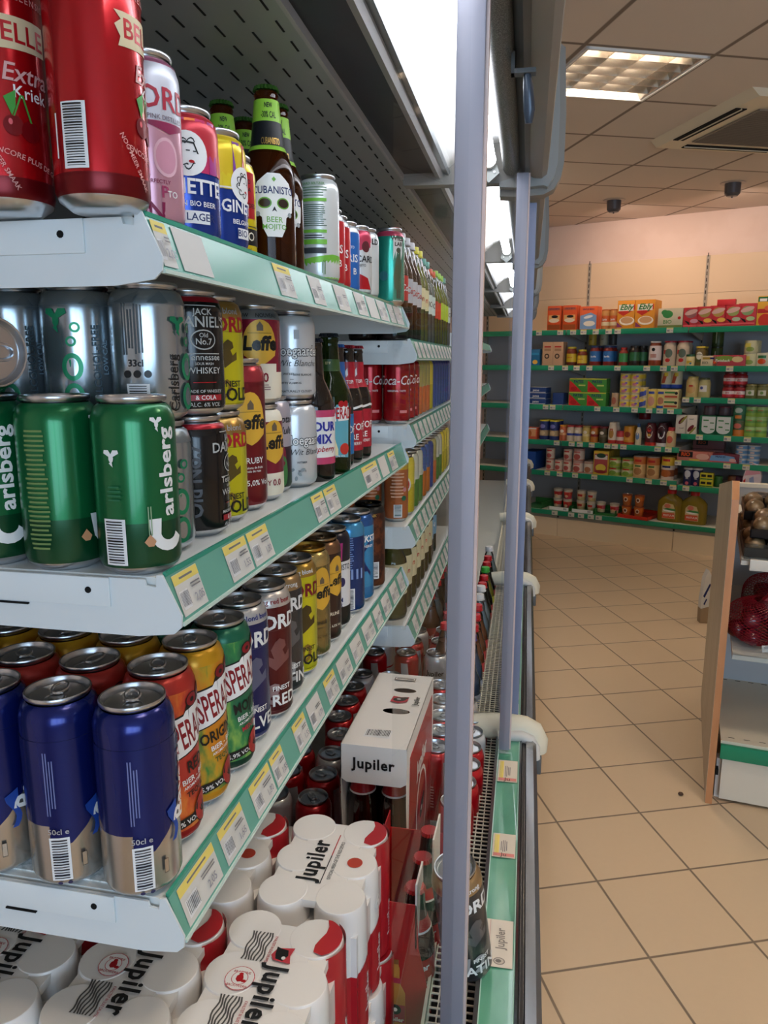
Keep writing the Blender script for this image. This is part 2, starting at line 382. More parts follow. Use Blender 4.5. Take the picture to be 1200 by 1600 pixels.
def module(name, y0, y1, label, first=False, rail_tags=(), lever=.6):
    L = y1 - y0; p = sh(0, y0); r = empty(name, (p.x, p.y, 0), SA); tag(r, label, 'refrigerated cabinet'); z = H
    a = MB(); a.box(-.86, -.84, 0, L, .35, z+.42, M_inner)
    for k in range(int(L/.3)): a.box(-.84, -.836, k*.3+.1, k*.3+.103, .6, z+.34, M_slot)
    a.build('back_panel', r)
    a = MB(); a.box(-.84, -.285, 0, L, z+.342, z+.352, M_perf)
    ys = 0.02
    row = 0
    xx = -.30
    while xx > -.72:
        yy = .02 + (row % 2) * .022
        while yy < L - .03: a.box(xx, xx-.0022, yy, yy+.027, z+.3412, z+.343, M_slot); yy += .052
        xx -= .033; row += 1
    a.build('perforated_ceiling', r)
    canopy_rail('air_duct', [([(-.285, z+.352), (-.215, z+.352), (-.215, z+.362), (-.285, z+.362)], mat('#1b1c1d', .45)), ([(-.287, z+.341), (-.282, z+.341), (-.282, z+.36), (-.287, z+.36)], M_grey)], r, L)
    canopy_rail('lamp_rail', [([(-.222, z+.345), (-.212, z+.340), (-.206, z+.345), (-.206, z+.37), (-.222, z+.37)], M_grey), ([(-.206, z+.35), (-.196, z+.346), (-.193, z+.352), (-.206, z+.37)], mat('#84898a', .35, .4))], r, L)
    a = MB(); pr = [(-.205, z+.352), (-.19, z+.364), (-.165, z+.385), (-.135, z+.397), (-.10, z+.400), (-.07, z+.395), (-.055, z+.36)]
    for k in range(len(pr)-1):
        a.poly([(pr[k][0], 0, pr[k][1]), (pr[k+1][0], 0, pr[k+1][1]), (pr[k+1][0], L, pr[k+1][1]), (pr[k][0], L, pr[k][1])], M_refl, True)
    a.build('reflector', r)
    a = MB(); a.tube([(-.118, .05, z+.358), (-.118, L-.075, z+.358)], .0125, M_tube, 14)
    for yy in (.05, L-.075): a.tube([(-.118, yy-.008, z+.358), (-.118, yy+.008, z+.358)], .0135, M_white, 14)
    a.build('light_tube', r)
    a = MB(); a.prism([(-.137, z+.338), (-.118, z+.322), (-.099, z+.338), (-.104, z+.352), (-.118, z+.362), (-.132, z+.352)], 'y', L-.068, L-.05, mat('#8b8f8c', .3, .2))
    a.tube([(-.118, L-.05, z+.345), (-.118, L, z+.345)], .006, M_plas, 8); a.tube([(-.128, L-.07, z+.340), (-.128, L-.066, z+.340)], .0028, M_white, 8); a.tube([(-.108, L-.07, z+.340), (-.108, L-.066, z+.340)], .0028, M_white, 8)
    a.build('lamp_holder', r)
    a = MB(); a.tube([(-.078, -.0, z+.352), (-.078, L-.05, z+.352)], .0155, M_roll, 20); a.build('night_blind_roll', r)
    a = MB()
    a.box(-.066, -.038, lever, lever+.014, z+.322, z+.327, M_plasD); a.box(-.066, -.062, lever, lever+.014, z+.322, z+.345, M_plasD)
    a.tube([(-.048, lever+.007, z+.325), (-.046, lever+.009, z+.31), (-.044, lever+.012, z+.285), (-.044, lever+.014, z+.272)], [.004, .006, .007, .004], mat('#3e4754', .3, .3), 10)
    a.build('blind_handle', r)
    canopy_rail('canopy', [([(-.86, z+.43), (-.012, z+.43), (-.012, z+.58), (-.86, z+.58)], M_plas),
        ([(-.0640, z+.352), (-.0640, z+.43), (-.044, z+.43), (-.044, z+.338), (-.052, z+.336)], M_plasD),
        ([(-.0445, z+.43), (-.0445, z+.339), (-.036, z+.334), (-.022, z+.333), (-.013, z+.340), (-.011, z+.352), (-.011, z+.43)], M_plas)], r, L)
    a = MB(); a.prism([(-.86, z+.58), (-.011, z+.58), (-.011, z+.352), (-.013, z+.338), (-.06, z+.328), (-.282, z+.331), (-.288, z+.352), (-.86, z+.352)], 'y', L-.03, L, M_plas)
    for (ya, yb, g, mm) in ((L-.012, L+.03, .0, M_plas), (L-.034, L-.012, -.012, mat('#8f9190', .35))):
        oc = [(-.012, z+.58), (.012+g, z+.56), (.018+g, z+.45), (.018+g, z+.365), (.013+g, z+.338), (.001+g, z+.318), (-.018, z+.309-g), (-.06, z+.306-g), (-.10, z+.309-g), (-.10, z+.33), (-.012, z+.352)]
        a.prism(oc, 'y', ya, yb, mm, True)
    a.build('canopy_end_cap', r)
    # lower body
    a = MB(); a.box(-.84, -.10, 0, L, z-.955, z-.945, mat('#c9cdc8', .5, .1)); a.box(-.10, -.135, 0, L, z-.955, z-.86, mat('#b9bcb8', .5)); a.build('well_floor', r)
    a = MB()
    for k in range(6): x = -.134 + k*.0118; a.box(x, x+.0018, 0, L, z-.832, z-.829, M_wire)
    n = int(L/.0118)
    for k in range(n): y = k*.0118; a.box(-.134, -.073, y, y+.0020, z-.830, z-.828, M_wire)
    a.build('air_grille', r)
    a = MB(); a.box(-.134, -.072, 0, L, z-.87, z-.86, M_slot); a.box(-.139, -.135, 0, L, z-.86, z-.822, M_wire); a.build('air_duct', r)
    a = MB(); a.prism([(-.074, z-.87), (-.074, z-.803), (-.068, z-.799), (-.068, z-.87)], 'y', 0, L, M_plasD)
    a.prism([(-.024, z-.84), (-.024, z-.800), (-.020, z-.797), (-.017, z-.805), (-.012, z-.805), (-.010, z-.797), (.004, z-.796), (.011, z-.803), (.013, z-.84)], 'y', 0, L, M_rail)
    a.box(-.0165, -.0125, 0, L, z-.8048, z-.803, M_groove)
    a.prism([(-.070, z-.87), (.013, z-.84), (.016, z-.90), (.006, z-.94), (-.03, z-.95)], 'y', 0, L, M_plasD); a.build('front_rail', r)
    a = MB(); a.prism([(-.068, z-.803), (-.024, z-.801), (-.024, z-.83), (-.068, z-.83)], 'y', 0, L, M_strip)
    a.box(-.0685, -.0665, 0, L, z-.803, z-.8005, mat('#b9ded0', .2)); a.box(-.0255, -.0240, 0, L, z-.802, z-.7990, mat('#9fd0c0', .2)); st = a.build('price_strip', r)
    for k, (ta, tb, kind) in enumerate(rail_tags):
        a = MB(); wd = tb - ta
        it = [('p', rc(0, 0, wd, .036), M_tag)] + ([('p', rc(0, .012, wd, .009), M_yel)] + lines(0, -.003, wd*.7, .014, 3, M_txt, k) if kind == 'p' else [])
        if kind == 'r': it = [('p', rc(0, 0, wd, .038), mat('#ddd6c8', .6))] + [('p', rc(0, .012, wd*.9, .008), M_yel)] + lines(-.002, 0, wd*.5, .012, 4, M_txt, k) + [('p', rc(-wd*.40, 0, wd*.12, .034), mat('#d98a84', .6)), ('t', 'Ju', -wd*.4, 0, wd*.14, mat('#6b5a52', .6), {'rot': -90})]
        if kind == 'j': it = [('p', rc(0, 0, wd, .038), mat('#ded8cc', .6)), ('p', rc(0, .0135, wd*.96, .0012), mat('#c9a9a0', .6)), ('t', 'Jupiler', .008, -.002, .0125, mat('#8b8680', .6), {'bold': .03, 'sx': .9}),
            ('p', ell(-wd*.38, -.001, .0065, .008), mat('#8b8680', .6)), ('p', ell(-wd*.38, -.001, .005, .0065), mat('#c9c3b8', .6)), ('p', ell(-wd*.38, 0, .003, .004), mat('#7b7670', .6))]
        a.flat(it, (-.046, (ta+tb)/2 - y0, z-.8005), (0, 1, 0), (-1, 0, 0), (0, 0, 1)); a.build('price_tag', st)
    a = MB(); a.box(-.86, -.03, 0, L, .02, z-.955, mat('#6c7074', .5)); a.box(-.84, -.05, 0, L, 0, .1, M_black); a.build('base_cabinet', r)
    a = MB()   # joint cover over the rail
    yy = L + .005
    a.tube([(-.15, yy, z-.793), (-.10, yy, z-.789), (-.04, yy, z-.786), (-.016, yy, z-.789), (.002, yy, z-.798), (.010, yy, z-.815), (.011, yy, z-.838)], [.024, .027, .027, .0275, .028, .028, .025], M_cream, 16)
    a.tube([(-.07, yy-.028, z-.797), (-.02, yy-.029, z-.794), (-.002, yy-.031, z-.80), (.007, yy-.033, z-.815), (.009, yy-.034, z-.84)], [.011, .013, .013, .013, .012], mat('#c4c4c0', .35), 14)
    a.box(.004, .024, yy-.03, yy+.02, z-.88, z-.838, M_plasD, .003); a.build('joint_cover', r)
    return r
# (from, to, kind) of the tags in the rail strip
rt1 = [(.90, .99, 'j'), (1.135, 1.20, 'r'), (1.368, 1.45, 'r')]
rt2 = [(1.66, 1.72, 'p'), (1.745, 1.79, 'p'), (1.82, 1.87, 'p'), (1.93, 1.98, 'p'), (2.0, 2.06, 'p'), (2.08, 2.14, 'p'), (2.16, 2.21, 'p'), (2.23, 2.28, 'p'), (2.30, 2.35, 'p'), (2.37, 2.42, 'p'), (2.44, 2.49, 'p'), (2.52, 2.57, 'p')]
rt3 = [(2.85 + k*.085, 2.90 + k*.085, 'p') for k in range(10)]
m1 = module('refrigerated_cabinet', .34, 1.57, 'nearest open refrigerated drinks cabinet in the run, stocked with beer cans and bottles', True, rt1, .62)
m2 = module('refrigerated_cabinet', 1.57, 2.75, 'second refrigerated cabinet in the run, holding soft drink cans and bottles behind glass doors', False, rt2)
m3 = module('refrigerated_cabinet', 2.75, 3.90, 'third refrigerated cabinet along the run, seen through two panes', False, rt3)
m4 = module('refrigerated_cabinet', 3.90, 5.06, 'fourth refrigerated cabinet along the run, last but one before the wall shelves', False, rt3[:0])
m5 = module('refrigerated_cabinet', 5.06, 6.15, 'farthest refrigerated cabinet of the run, nearest the wall shelves')
def door(mod, y0m, ya, yb, x, bottom=.793, top=.332, stile_at='far', m=M_stile, wd=.027, handle=False):
    """sliding door: glass from ya to yb on the track at x, upright stile at its far end"""
    a = MB(); yf = yb - y0m; z = H
    if stile_at:
        a.box(x-wd/2, x+wd/2, yf-.022, yf, z-bottom, z+top, m, .0015)
        a.box(x+wd/2, x+wd/2+.003, yf-.016, yf, z-bottom, z+top, mat('#c8b3ae', .4))
    else: a.box(x-.002, x+.002, ya-y0m, ya-y0m+.002, z-bottom, z-bottom+.004, m)
    d = a.build('sliding_door', mod)
    a = MB(); a.poly([(x, ya-y0m, z-bottom+.01), (x, yf, z-bottom+.01), (x, yf, z+top), (x, ya-y0m, z+top)], M_pane); a.build('glass', d)
    return d
door(m1, .34, .36, .80, -.0975)
door(m1, .34, .84, 1.50, -.056, wd=.021)
door(m2, 1.57, 1.585, 2.20, -.037, m=M_stile2, wd=.014)
door(m2, 1.57, 2.20, 2.73, -.056)
# the bluish leading stile of the second cabinet's door
a = MB(); a.box(-.045, -.029, .012, .034, H-.79, H+.30, M_stile2, .0015); a.build('door_stile', m2)
for mm, y0 in ((m3, 2.75), (m4, 3.9), (m5, 5.06)): door(mm, y0, y0+.02, y0+1.07, -.056, wd=.02)
a = MB(); a.box(.0045, .0052, .0, .035, 0, .026, M_tag); o = a.build('label_card', m1, loc=(-.002, .64, H-.83)); 
a = MB(); a.tube([(-.004, .60, H-.83), (.004, .61, H-.85)], .006, M_black, 8); a.build('card_clip', m1)

# ---- shelves
def shelf(x, y, rot, L, z, label, tags=(), group=None, frost=False, D=.50):
    r = empty('cabinet_shelf', (x, y, z), rot); tag(r, label, 'shelf', group)
    a = MB(); a.box(-D, -.012, .003, L-.003, -.012, 0, M_shelf)
    if frost: a.box(-D+.01, -.022, .01, L-.01, 0, .0015, M_frost)
    a.prism([(-.012, .0), (-.006, .0), (-.002, -.003), (0, -.008), (.002, -.030), (-.003, -.030), (-.006, -.012), (-.012, -.012)], 'y', .003, L-.003, M_shelf, True); a.build('shelf_board', r)
    a = MB(); t = .0016
    a.prism([(.0015, .001), (.0035, .001), (.0165, -.038), (.0145, -.038)], 'y', .004, L-.004, M_tealstrip)
    a.prism([(.0012, .004), (.0042, .004), (.0042, .0005), (.0012, .0005)], 'y', .004, L-.004, mat('#3f9f86', .15))
    a.prism([(.013, -.038), (.0185, -.038), (.0185, -.041), (.013, -.041)], 'y', .004, L-.004, mat('#d8ece2', .2)); s = a.build('price_strip', r)
    ux = Vector((0, 1, 0)); uy = Vector((-.013, 0, .039)).normalized(); n = Vector((.039, 0, .013)).normalized()
    for k, (ya, yb, kd) in enumerate(tags):
        a = MB(); c = Vector((.010, (ya+yb)/2, -.0185)) + n*.0004
        a.flat(price_items(yb-ya, .036, kd == 'y', kd == 'b', k), c, ux, uy, n); a.build('price_tag', s)
    for e, (yy, sg) in enumerate(((.0, 1), (L, -1))):
        a = MB(); d = .0022*sg
        a.prism([(-D, -.001), (-.03, -.001), (-.012, -.001), (-.011, -.006), (-.002, -.007), (-.001, .003), (.004, .0035), (.0195, -.030), (.0185, -.040), (.012, -.046), (-.02, -.050), (-D, -.050)], 'y', yy-.0012*0, yy-d, M_brk)
        if e == 0:
            a.box(-D, -.043, yy-d-.0022, yy-d, -.026, -.001, M_brk, .0007); a.tube([(-.062, yy-d-.003, -.012), (-.062, yy-d-.0018, -.012)], .0028, M_slot, 10)
            a.box(-.15, -.12, yy-d-.0024, yy-d, -.0285, -.0272, M_slot)
        a.build('bracket', r)
    return r
def tg(l, y0): return [(a - y0, b - y0, k) for a, b, k in l]
Z1, Z2, Z3 = H+.106, H-.173, H-.446
shelf(-.302, .545, 0, 1.045, Z1, 'top cabinet shelf at the open end, with tall red cans at its near corner',
      tg([(.552, .575, 'y'), (.585, .641, 'b'), (.815, .87, 'y'), (.94, .992, 'n'), (1.056, 1.12, 'n'), (1.17, 1.235, 'n'), (1.25, 1.32, 'b'), (1.33, 1.40, 'n'), (1.42, 1.47, 'n'), (1.48, 1.55, 'n')], .545))
shelf(-.302, .545, 0, 1.045, Z2, 'middle cabinet shelf at the open end, carrying green beer cans and stacked small cans',
      tg([(.555, .60, 'y'), (.657, .711, 'y'), (.716, .772, 'y'), (.938, .989, 'y'), (.995, 1.052, 'y'), (1.217, 1.327, 'y'), (1.343, 1.404, 'b'), (1.43, 1.49, 'y')], .545))
shelf(-.300, .515, 0, 1.075, Z3, 'lowest open cabinet shelf, frosted white, with a full row of tall cans',
      tg([(.53, .60, 'y'), (.613, .669, 'y'), (.693, .75, 'y'), (.755, .793, 'y'), (.835, .881, 'y'), (.893, .945, 'n'), (.973, 1.025, 'y'), (1.042, 1.105, 'n'), (1.123, 1.183, 'n'), (1.205, 1.274, 'n'), (1.29, 1.34, 'n'), (1.36, 1.42, 'n'), (1.44, 1.5, 'n'), (1.52, 1.57, 'n')], .515), frost=True)
S2 = [(H+.043, 'second cabinet shelf with soft drink bottles, topmost behind the glass'), (H-.137, 'second cabinet shelf carrying the big red cola cans'),
      (H-.360, 'second cabinet shelf carrying orange and green juice cans'), (H-.590, 'lowest second cabinet shelf, with iced tea bottles')]
for k, (z, lb) in enumerate(S2):
    p = sh(-.285 - .0, 1.625); shelf(p.x, p.y, SA, 1.09, z, lb, [(.05 + q*.075, .10 + q*.075, 'n') for q in range(13)])
for k, z in enumerate((H+.10, H-.14, H-.40)):
    for y0, nm in ((2.80, 'third'), (3.95, 'fourth')):
        p = sh(-.285, y0); shelf(p.x, p.y, SA, 1.06, z, '%s cabinet shelf behind the glass, %s of its three' % (nm, ('top', 'middle', 'bottom')[k]))

# ================================================================== CANS AND BOTTLES
def can_profile(h, r):
    return [(.0225*r/.033, 0), (.0245*r/.033, .0015), (r*.93, .006), (r, .012), (r, h-.022), (r*.985, h-.017), (r*.90, h-.009), (r*.79, h-.0062)]
def prof_fn(pr):
    def f(v):
        for k in range(len(pr)-1):
            if pr[k][1] <= v <= pr[k+1][1]:
                t = (v - pr[k][1]) / max(1e-9, pr[k+1][1] - pr[k][1]); return pr[k][0] + t*(pr[k+1][0] - pr[k][0])
        return pr[-1][0] if v > pr[-1][1] else pr[0][0]
    return f
def lid_mesh(root, h, r, m=None, tabm=None):
    q = r/.033; R = .0272*q; m = m or M_alu; tabm = tabm or m
    a = MB(); a.lathe([(R*.96, h-.0045), (R, h-.003), (R*1.005, h-.001), (R*.985, h), (R*.94, h-.0003), (R*.90, h-.003), (R*.87, h-.0065), (R*.82, h-.0062), (R*.80, h-.0052), (R*.0, h-.0052)], m, 28, capt=False, capb=False)
    a.tube([(R*.28*math.cos(t)*1.1, -R*.36 + R*.30*math.sin(t), h-.0050) for t in [k*2*PI/16 for k in range(17)]], .0005, m, 6)
    a.build('lid', root, 50)
    a = MB(); o = []; n = 14
    for k in range(n): t = 2*PI*k/n; o.append((R*.27*math.cos(t), R*.24 + R*.42*math.sin(t)*1.0))
    a.tube([(x*.85, y, h-.0033) for x, y in o] + [(o[0][0]*.85, o[0][1], h-.0033)], .0014, tabm, 6)
    a.box(-R*.2, R*.2, -R*.18, R*.12, h-.0042, h-.0032, tabm, .0003); a.lathe([(R*.09, h-.0045), (R*.09, h-.0022), (0, h-.002)], tabm, 10, capt=False)
    a.build('pull_tab', root)
def make_can(name, h, r, base, bands, items, lidm=None, tabm=None, bottom=None, cat='can'):
    """bands: (from height, material) from the bottom up, over the base colour"""
    root = empty(name); root['category'] = cat; pr = can_profile(h, r); f = prof_fn(pr); bottom = bottom or M_alu
    cuts = sorted(set([p[1] for p in pr] + [b[0] for b in bands if 0 < b[0] < h-.0063] + [.008]))
    def mm(v):
        if v < .0079: return bottom
        cur = base
        for b in bands:
            if v >= b[0] - 1e-6: cur = b[1]
        return cur
    a = MB(); a.lathe([(f(v), v, mm(v)) for v in cuts], base, 32, capt=False)
    a.wrap(items, r, lambda v: f(v)); a.build('body', root, 50); lid_mesh(root, h, r, lidm, tabm)
    return root
def ptm(col, r=.3, m=.45, c=.3): return mat(col, r, m, c)
K_blue = ptm('#0e1c66', .25, .55); K_sil = mat('#c4bfb8', .25, .9); K_green = ptm('#126b3c', .28, .5); K_dkgreen = ptm('#0c4a2a', .3, .4)
W = mat('#f0efec', .4); K = mat('#141414', .4); RD = mat('#b5161f', .35, .2); GD = mat('#c9a356', .35, .7); CR = mat('#efe6cf', .45); BL = mat('#14255f', .4)
LG = mat('#c3c6c9', .3, .6); YL = mat('#e3cf1f', .35, .2); DG = mat('#5a5a5c', .3, .5)
def txt(s, x, y, z, m, **k): return ('t', s, x, y, z, m, k)
def P(*pts): return list(pts)
K50, K33 = .172, .120
kinds = {}
# --- large red cherry beer can
def cherries(x, y, s, m=mat('#7a0b14', .3, .3)):
    g = mat('#3c9a3a', .4)
    return [('p', ell(x, y, s), m), ('p', ell(x+s*1.7, y-s*.4, s), m), ('p', P((x-s*.1, y+s*.9), (x-s*.8, y+s*2.6), (x+s*.4, y+s*3.4), (x+s*.3, y+s*1.8)), g),
            ('p', P((x, y+s*.9), (x+s*.8, y+s*3.0), (x+s*1.0, y+s*3.0), (x+s*.15, y+s*.9)), g), ('p', P((x+s*1.7, y+s*.5), (x+s*.95, y+s*3.0), (x+s*1.15, y+s*3.0), (x+s*1.9, y+s*.5)), g),
            ('p', ell(x-s*.3, y+s*.3, s*.2, s*.3), mat('#e0626a', .4))]
redp = ptm('#b8101a', .22, .6, .5); beige = mat('#d9c8a0', .45)
def kriek(dx): return [('p', P((dx-.020, .104), (dx+.030, .107), (dx+.030, .127), (dx-.022, .126), (dx-.017, .121), (dx-.022, .117), (dx-.018, .110)), beige),
    txt('BELLE', dx+.006, .1155, .0125, RD, bold=.02), txt('BRUXELLENSIS', dx+.006, .139, .0045, mat('#c98d88', .5), space=1.3), txt('Extra', dx+.010, .090, .012, mat('#d8a9a4', .4), shear=.2), txt('Kriek', dx+.012, .078, .0085, W, bold=.01)] + cherries(dx-.002, .056, .0068) + \
    [txt('ENCORE PLUS DE GOUT', dx+.012, .033, .0038, mat('#d59a94', .5), rot=-14), txt('NOG MEER SMAAK', dx-.012, .031, .0034, mat('#d59a94', .5), rot=-60)]
kinds['kriek'] = lambda: make_can('beer_can', K50, .033, redp, [(.008, mat('#6d0a12', .3, .5)), (.022, redp)], kriek(.010))
kinds['kriek2'] = lambda: make_can('beer_can', K50, .033, redp, [(.008, mat('#6d0a12', .3, .5)), (.022, redp)], kriek(.036) + bars(-.017, .045, .016, .040, K, 1, 24) + lines(-.030, .045, .003, .038, 1, W, 1, 1))
# --- pink gin
pk = mat('#d9a2b4', .3, .5, .3); pkd = mat('#8e1f4e', .4); ltp = mat('#ccd0da', .35, .4)
kinds['pink'] = lambda: make_can('mixed_drink_can', .136, .029, pk, [(.008, pk), (.082, ltp), (.125, mat('#b06a88', .3, .5))],
    [txt('GORDON', .030, .098, .017, mat('#b3243c', .4), bold=.02), txt('PREMIUM PINK DISTILLED', .008, .0845, .0035, mat('#7a6a75', .4)), ('p', P((-.04, .080), (-.02, .074), (.0, .079), (.02, .073), (.035, .078), (.035, .0815), (-.04, .0815)), pkd),
     ('p', ell(-.010, .066, .006), pkd), ('p', ell(.016, .055, .011, .015), mat('#e6b8c4', .4)), ('p', ell(.016, .055, .009, .0125), mat('#d495a8', .4)), txt('PERFECTLY', .008, .036, .003, pkd), txt('T   P', .004, .028, .009, mat('#a53a62', .4), bold=.03), txt('ON', -.002, .0125, .014, pkd, bold=.03), txt('TO', .02, .027, .005, W)])
# --- two striped lager cans with the round portrait
def portrait(x, y, s): 
    o = [('p', ell(x, y, s, s, 28), W)]
    for k in range(6):
        a0 = rad(60 + k*38); o.append(('p', [(x + s*(.62 + .12*math.sin(q*.9))*math.cos(a0 + q*.16) + s*.08, y + s*(.62 + .12*math.sin(q*.9))*math.sin(a0 + q*.16)) for q in range(7)] + [(x + s*(.55 + .12*math.sin(q*.9))*math.cos(a0 + q*.16) + s*.08, y + s*(.55 + .12*math.sin(q*.9))*math.sin(a0 + q*.16)) for q in range(6, -1, -1)], K))
    o += [('p', P((x-s*.5, y-s*.1), (x-s*.2, y+s*.55), (x+s*.35, y+s*.5), (x+s*.55, y-.0*s), (x+s*.48, y), (x+s*.3, y+s*.42), (x-s*.15, y+s*.46), (x-s*.42, y-s*.1)), K),
          ('p', ell(x+s*.2, y-s*.35, s*.13, s*.07), RD), ('p', rc(x+s*.05, y+s*.12, s*.18, s*.05), K), ('p', rc(x+s*.35, y+s*.10, s*.14, s*.05), K)]
    return o
def stripes(cols, y0, y1, x0):
    return [('p', P((x0 + k*.011, y0), (x0 + k*.011+.0105, y0), (x0 + k*.011+.0125+.004*math.sin(k), y1), (x0 + k*.011+.002+.004*math.sin(k), y1)), mat(c, .3, .2, .3)) for k, c in enumerate(cols)]
bb = ptm('#1c3f9a', .25, .5)
kinds['gin1'] = lambda: make_can('lager_can', .117, .033, bb, [(.062, mat('#c73340', .3, .3)), (.112, LG)], stripes(['#d8482f', '#d8482f', '#c8325f', '#d0407a', '#e87a2b', '#c9356a', '#b03a8c', '#d8482f'], .060, .105, -.040) + portrait(.004, .075, .019) +
    [txt('GINETTE', .006, .047, .013, W, bold=.03, sx=.9), txt('BELGIAN BIO BEER', .004, .033, .0045, W), ('p', rc(.006, .0215, .034, .011), W), txt('BIO LAGER', .006, .0215, .0065, BL)])
kinds['gin2'] = lambda: make_can('lager_can', .117, .033, bb, [(.062, mat('#e3c62a', .3, .3)), (.112, LG)], stripes(['#3f8fd0', '#4aa3d8', '#57b06a', '#8ac04b', '#e6d22a', '#e6d22a', '#8a4aa0', '#d0404a', '#e8e4e0'], .060, .105, -.046) + [('p', rc(-.012, .0615, .06, .0016), W)] + portrait(.034, .066, .017) +
    [txt('GINETTE', .035, .044, .0115, W, bold=.03, sx=.9), txt('BELGIAN', .030, .030, .0045, W), ('p', rc(.032, .0195, .018, .010), W), txt('BIO', .030, .0195, .0065, BL), txt('33cle', -.004, .0155, .0055, LG)])
ye = ptm('#e8d21c', .25, .3)
kinds['yel'] = lambda: make_can('mixed_drink_can', .110, .0265, ye, [(.008, ye), (.100, mat('#c9b9a0', .3, .5)), (.104, LG)], [('p', P((.0, .045), (.030, .045), (.030, .092), (.0, .092), (.006, .07)), RD), ('p', rc(.02, .026, .05, .017), K), txt('CO', .018, .026, .009, CR), ('p', rc(.02, .037, .05, .001), K),
    txt('BLENDED', .010, .082, .0045, K), txt('& SODA', .012, .074, .0045, K), txt('BLENDED', .018, .058, .0045, K), txt('250 ml', .014, .0125, .004, K)])
# --- white and lime can with small print
lm = mat('#7dc242', .35, .1); wp = mat('#e4e8e6', .3, .35, .3)
kinds['lime'] = lambda: make_can('mixed_drink_can', .146, .029, wp, [(.008, wp), (.030, wp), (.140, LG)], [('p', P((-.09, .008), (.09, .008), (.09, .036), (.02, .040), (-.02, .034), (-.09, .038)), lm)] + lines(-.008, .122, .040, .014, 4, mat('#6d8a6d', .5), 2) + lines(-.008, .091, .038, .030, 11, mat('#55705a', .5), 3) + [('p', rc(-.008, .111, .038, .0042), lm), ('p', rc(-.008, .070, .038, .0042), lm), ('p', rc(-.008, .056, .038, .0065), lm)] + lines(-.008, .063, .032, .006, 2, K) +
    [('p', rc(-.008, .0445, .036, .0075), mat('#3a3f42', .5)), txt('HARD SELTZER', -.008, .132, .0035, mat('#6a9a5a', .5))] + lines(.006, .022, .006, .020, 3, mat('#4a7a2a', .5), 1, 1))
for kk, cc, tt in (('er_red', '#c9262d', 'ERISTOFF'), ('er_blue', '#2a6fc4', 'ERISTOFF')):
    kinds[kk] = lambda cc=cc, tt=tt: make_can('mixed_drink_can', .112, .0265, mat(cc, .3, .3, .3), [(.016, mat(cc, .3, .3, .3)), (.095, LG)], [txt('ERIS', .012, .055, .012, W, bold=.02), txt('ESTD', .013, .072, .004, W), txt('B', .02, .035, .010, W)] + lines(.004, .03, .006, .03, 2, W, 1, 1))
kinds['bac'] = lambda: make_can('mixed_drink_can', .114, .0265, wp, [(.008, wp), (.088, mat('#c4405a', .3, .4)), (.106, LG)], [('p', P((-.03, .078), (.0, .072), (.03, .08), (.03, .09), (-.03, .09)), mat('#c4405a', .35, .3)), ('p', P((-.03, .012), (.03, .012), (.022, .030), (.002, .038), (-.03, .044)), RD), ('p', ell(.018, .08, .008, .009), mat('#5c1f26', .4)), txt('BACARDI', .012, .060, .0105, K, bold=.02), txt('MOJITO', .008, .050, .004, K)])
kinds['wl'] = lambda: make_can('mixed_drink_can', .118, .0265, wp, [(.110, LG)], [txt('WILD', .014, .095, .009, K, bold=.05), ('p', rc(.008, .05, .012, .055), mat('#2d5c48', .4)), ('p', ell(.008, .082, .005), mat('#2d5c48', .4))])
te = ptm('#2fa58f', .25, .6)
kinds['teal'] = lambda: make_can('mixed_drink_can', .144, .029, te, [(.008, te), (.128, mat('#b5405c', .3, .4)), (.138, LG)], [('p', rc(.018, .066, .022, .115), wp), ('p', P((.010, .03), (.026, .03), (.024, .06), (.027, .075), (.02, .10), (.013, .085), (.008, .055)), mat('#1e4a34', .4)), ('p', rc(.016, .022, .004, .018), mat('#26402f', .4)), ('p', rc(.021, .022, .004, .018), mat('#26402f', .4)), ('p', ell(.018, .102, .005), mat('#26402f', .4)), txt('WILD', .018, .124, .009, K, bold=.05), txt('LAB', .018, .113, .007, K, bold=.05), ('p', ell(-.012, .055, .009), mat('#2a6a70', .4))])

# --- the green pilsner can
def hop(x, y, s, m): return [('p', ell(x, y, s*.32, s*.55, 9), m), ('p', P((x-s, y+s*.6), (x-s*.3, y+s*.2), (x, y+s*.5), (x-s*.3, y+s), (x-s*.9, y+s)), m), ('p', P((x+s, y+s*.6), (x+s*.3, y+s*.2), (x, y+s*.5), (x+s*.3, y+s), (x+s*.9, y+s)), m), ('p', P((x-s*.3, y-s*.6), (x+s*.1, y-s*.4), (x+s*.2, y-s*1.1)), m)]
def carl(x, full=True):
    o = [txt('arlsberg', x, .085, .0135, W, rot=90, bold=.035, sx=1.18), ('p', [(x-.001 + .016*math.cos(rad(t)), .034 + .014*math.sin(rad(t))) for t in range(180, 360, 20)] + [(x-.001 + .008*math.cos(rad(t)), .036 + .007*math.sin(rad(t))) for t in range(350, 170, -20)], W),
         ('p', P((x-.019, .048), (x-.008, .048), (x-.009, .034), (x-.016, .028)), W)] + hop(x-.008, .124, .0055, W)
    return o
kinds['carl'] = lambda: make_can('beer_can', .146, .0335, K_green, [(.008, K_dkgreen), (.045, K_green)], carl(.026) + hop(-.019, .098, .0065, W) + bars(-.020, .030, .017, .036, K, 1, 16) + lines(-.018, .070, .012, .014, 4, mat('#1a6a44', .4)) + [('p', P((.003, .030), (.006, .026), (.010, .026), (.012, .030), (.0075, .036)), mat('#c9936a', .4))] + lines(.008, .047, .004, .024, 2, mat('#8fae88', .4), 2, 1))
kinds['carl2'] = lambda: make_can('beer_can', .146, .0335, K_green, [(.008, K_dkgreen), (.045, K_green)], carl(.040) + lines(-.020, .070, .020, .100, 26, mat('#6d8a4f', .4), 3) + [('p', P((.011, .030), (.014, .026), (.018, .026), (.020, .030), (.0155, .036)), mat('#c9936a', .4))])
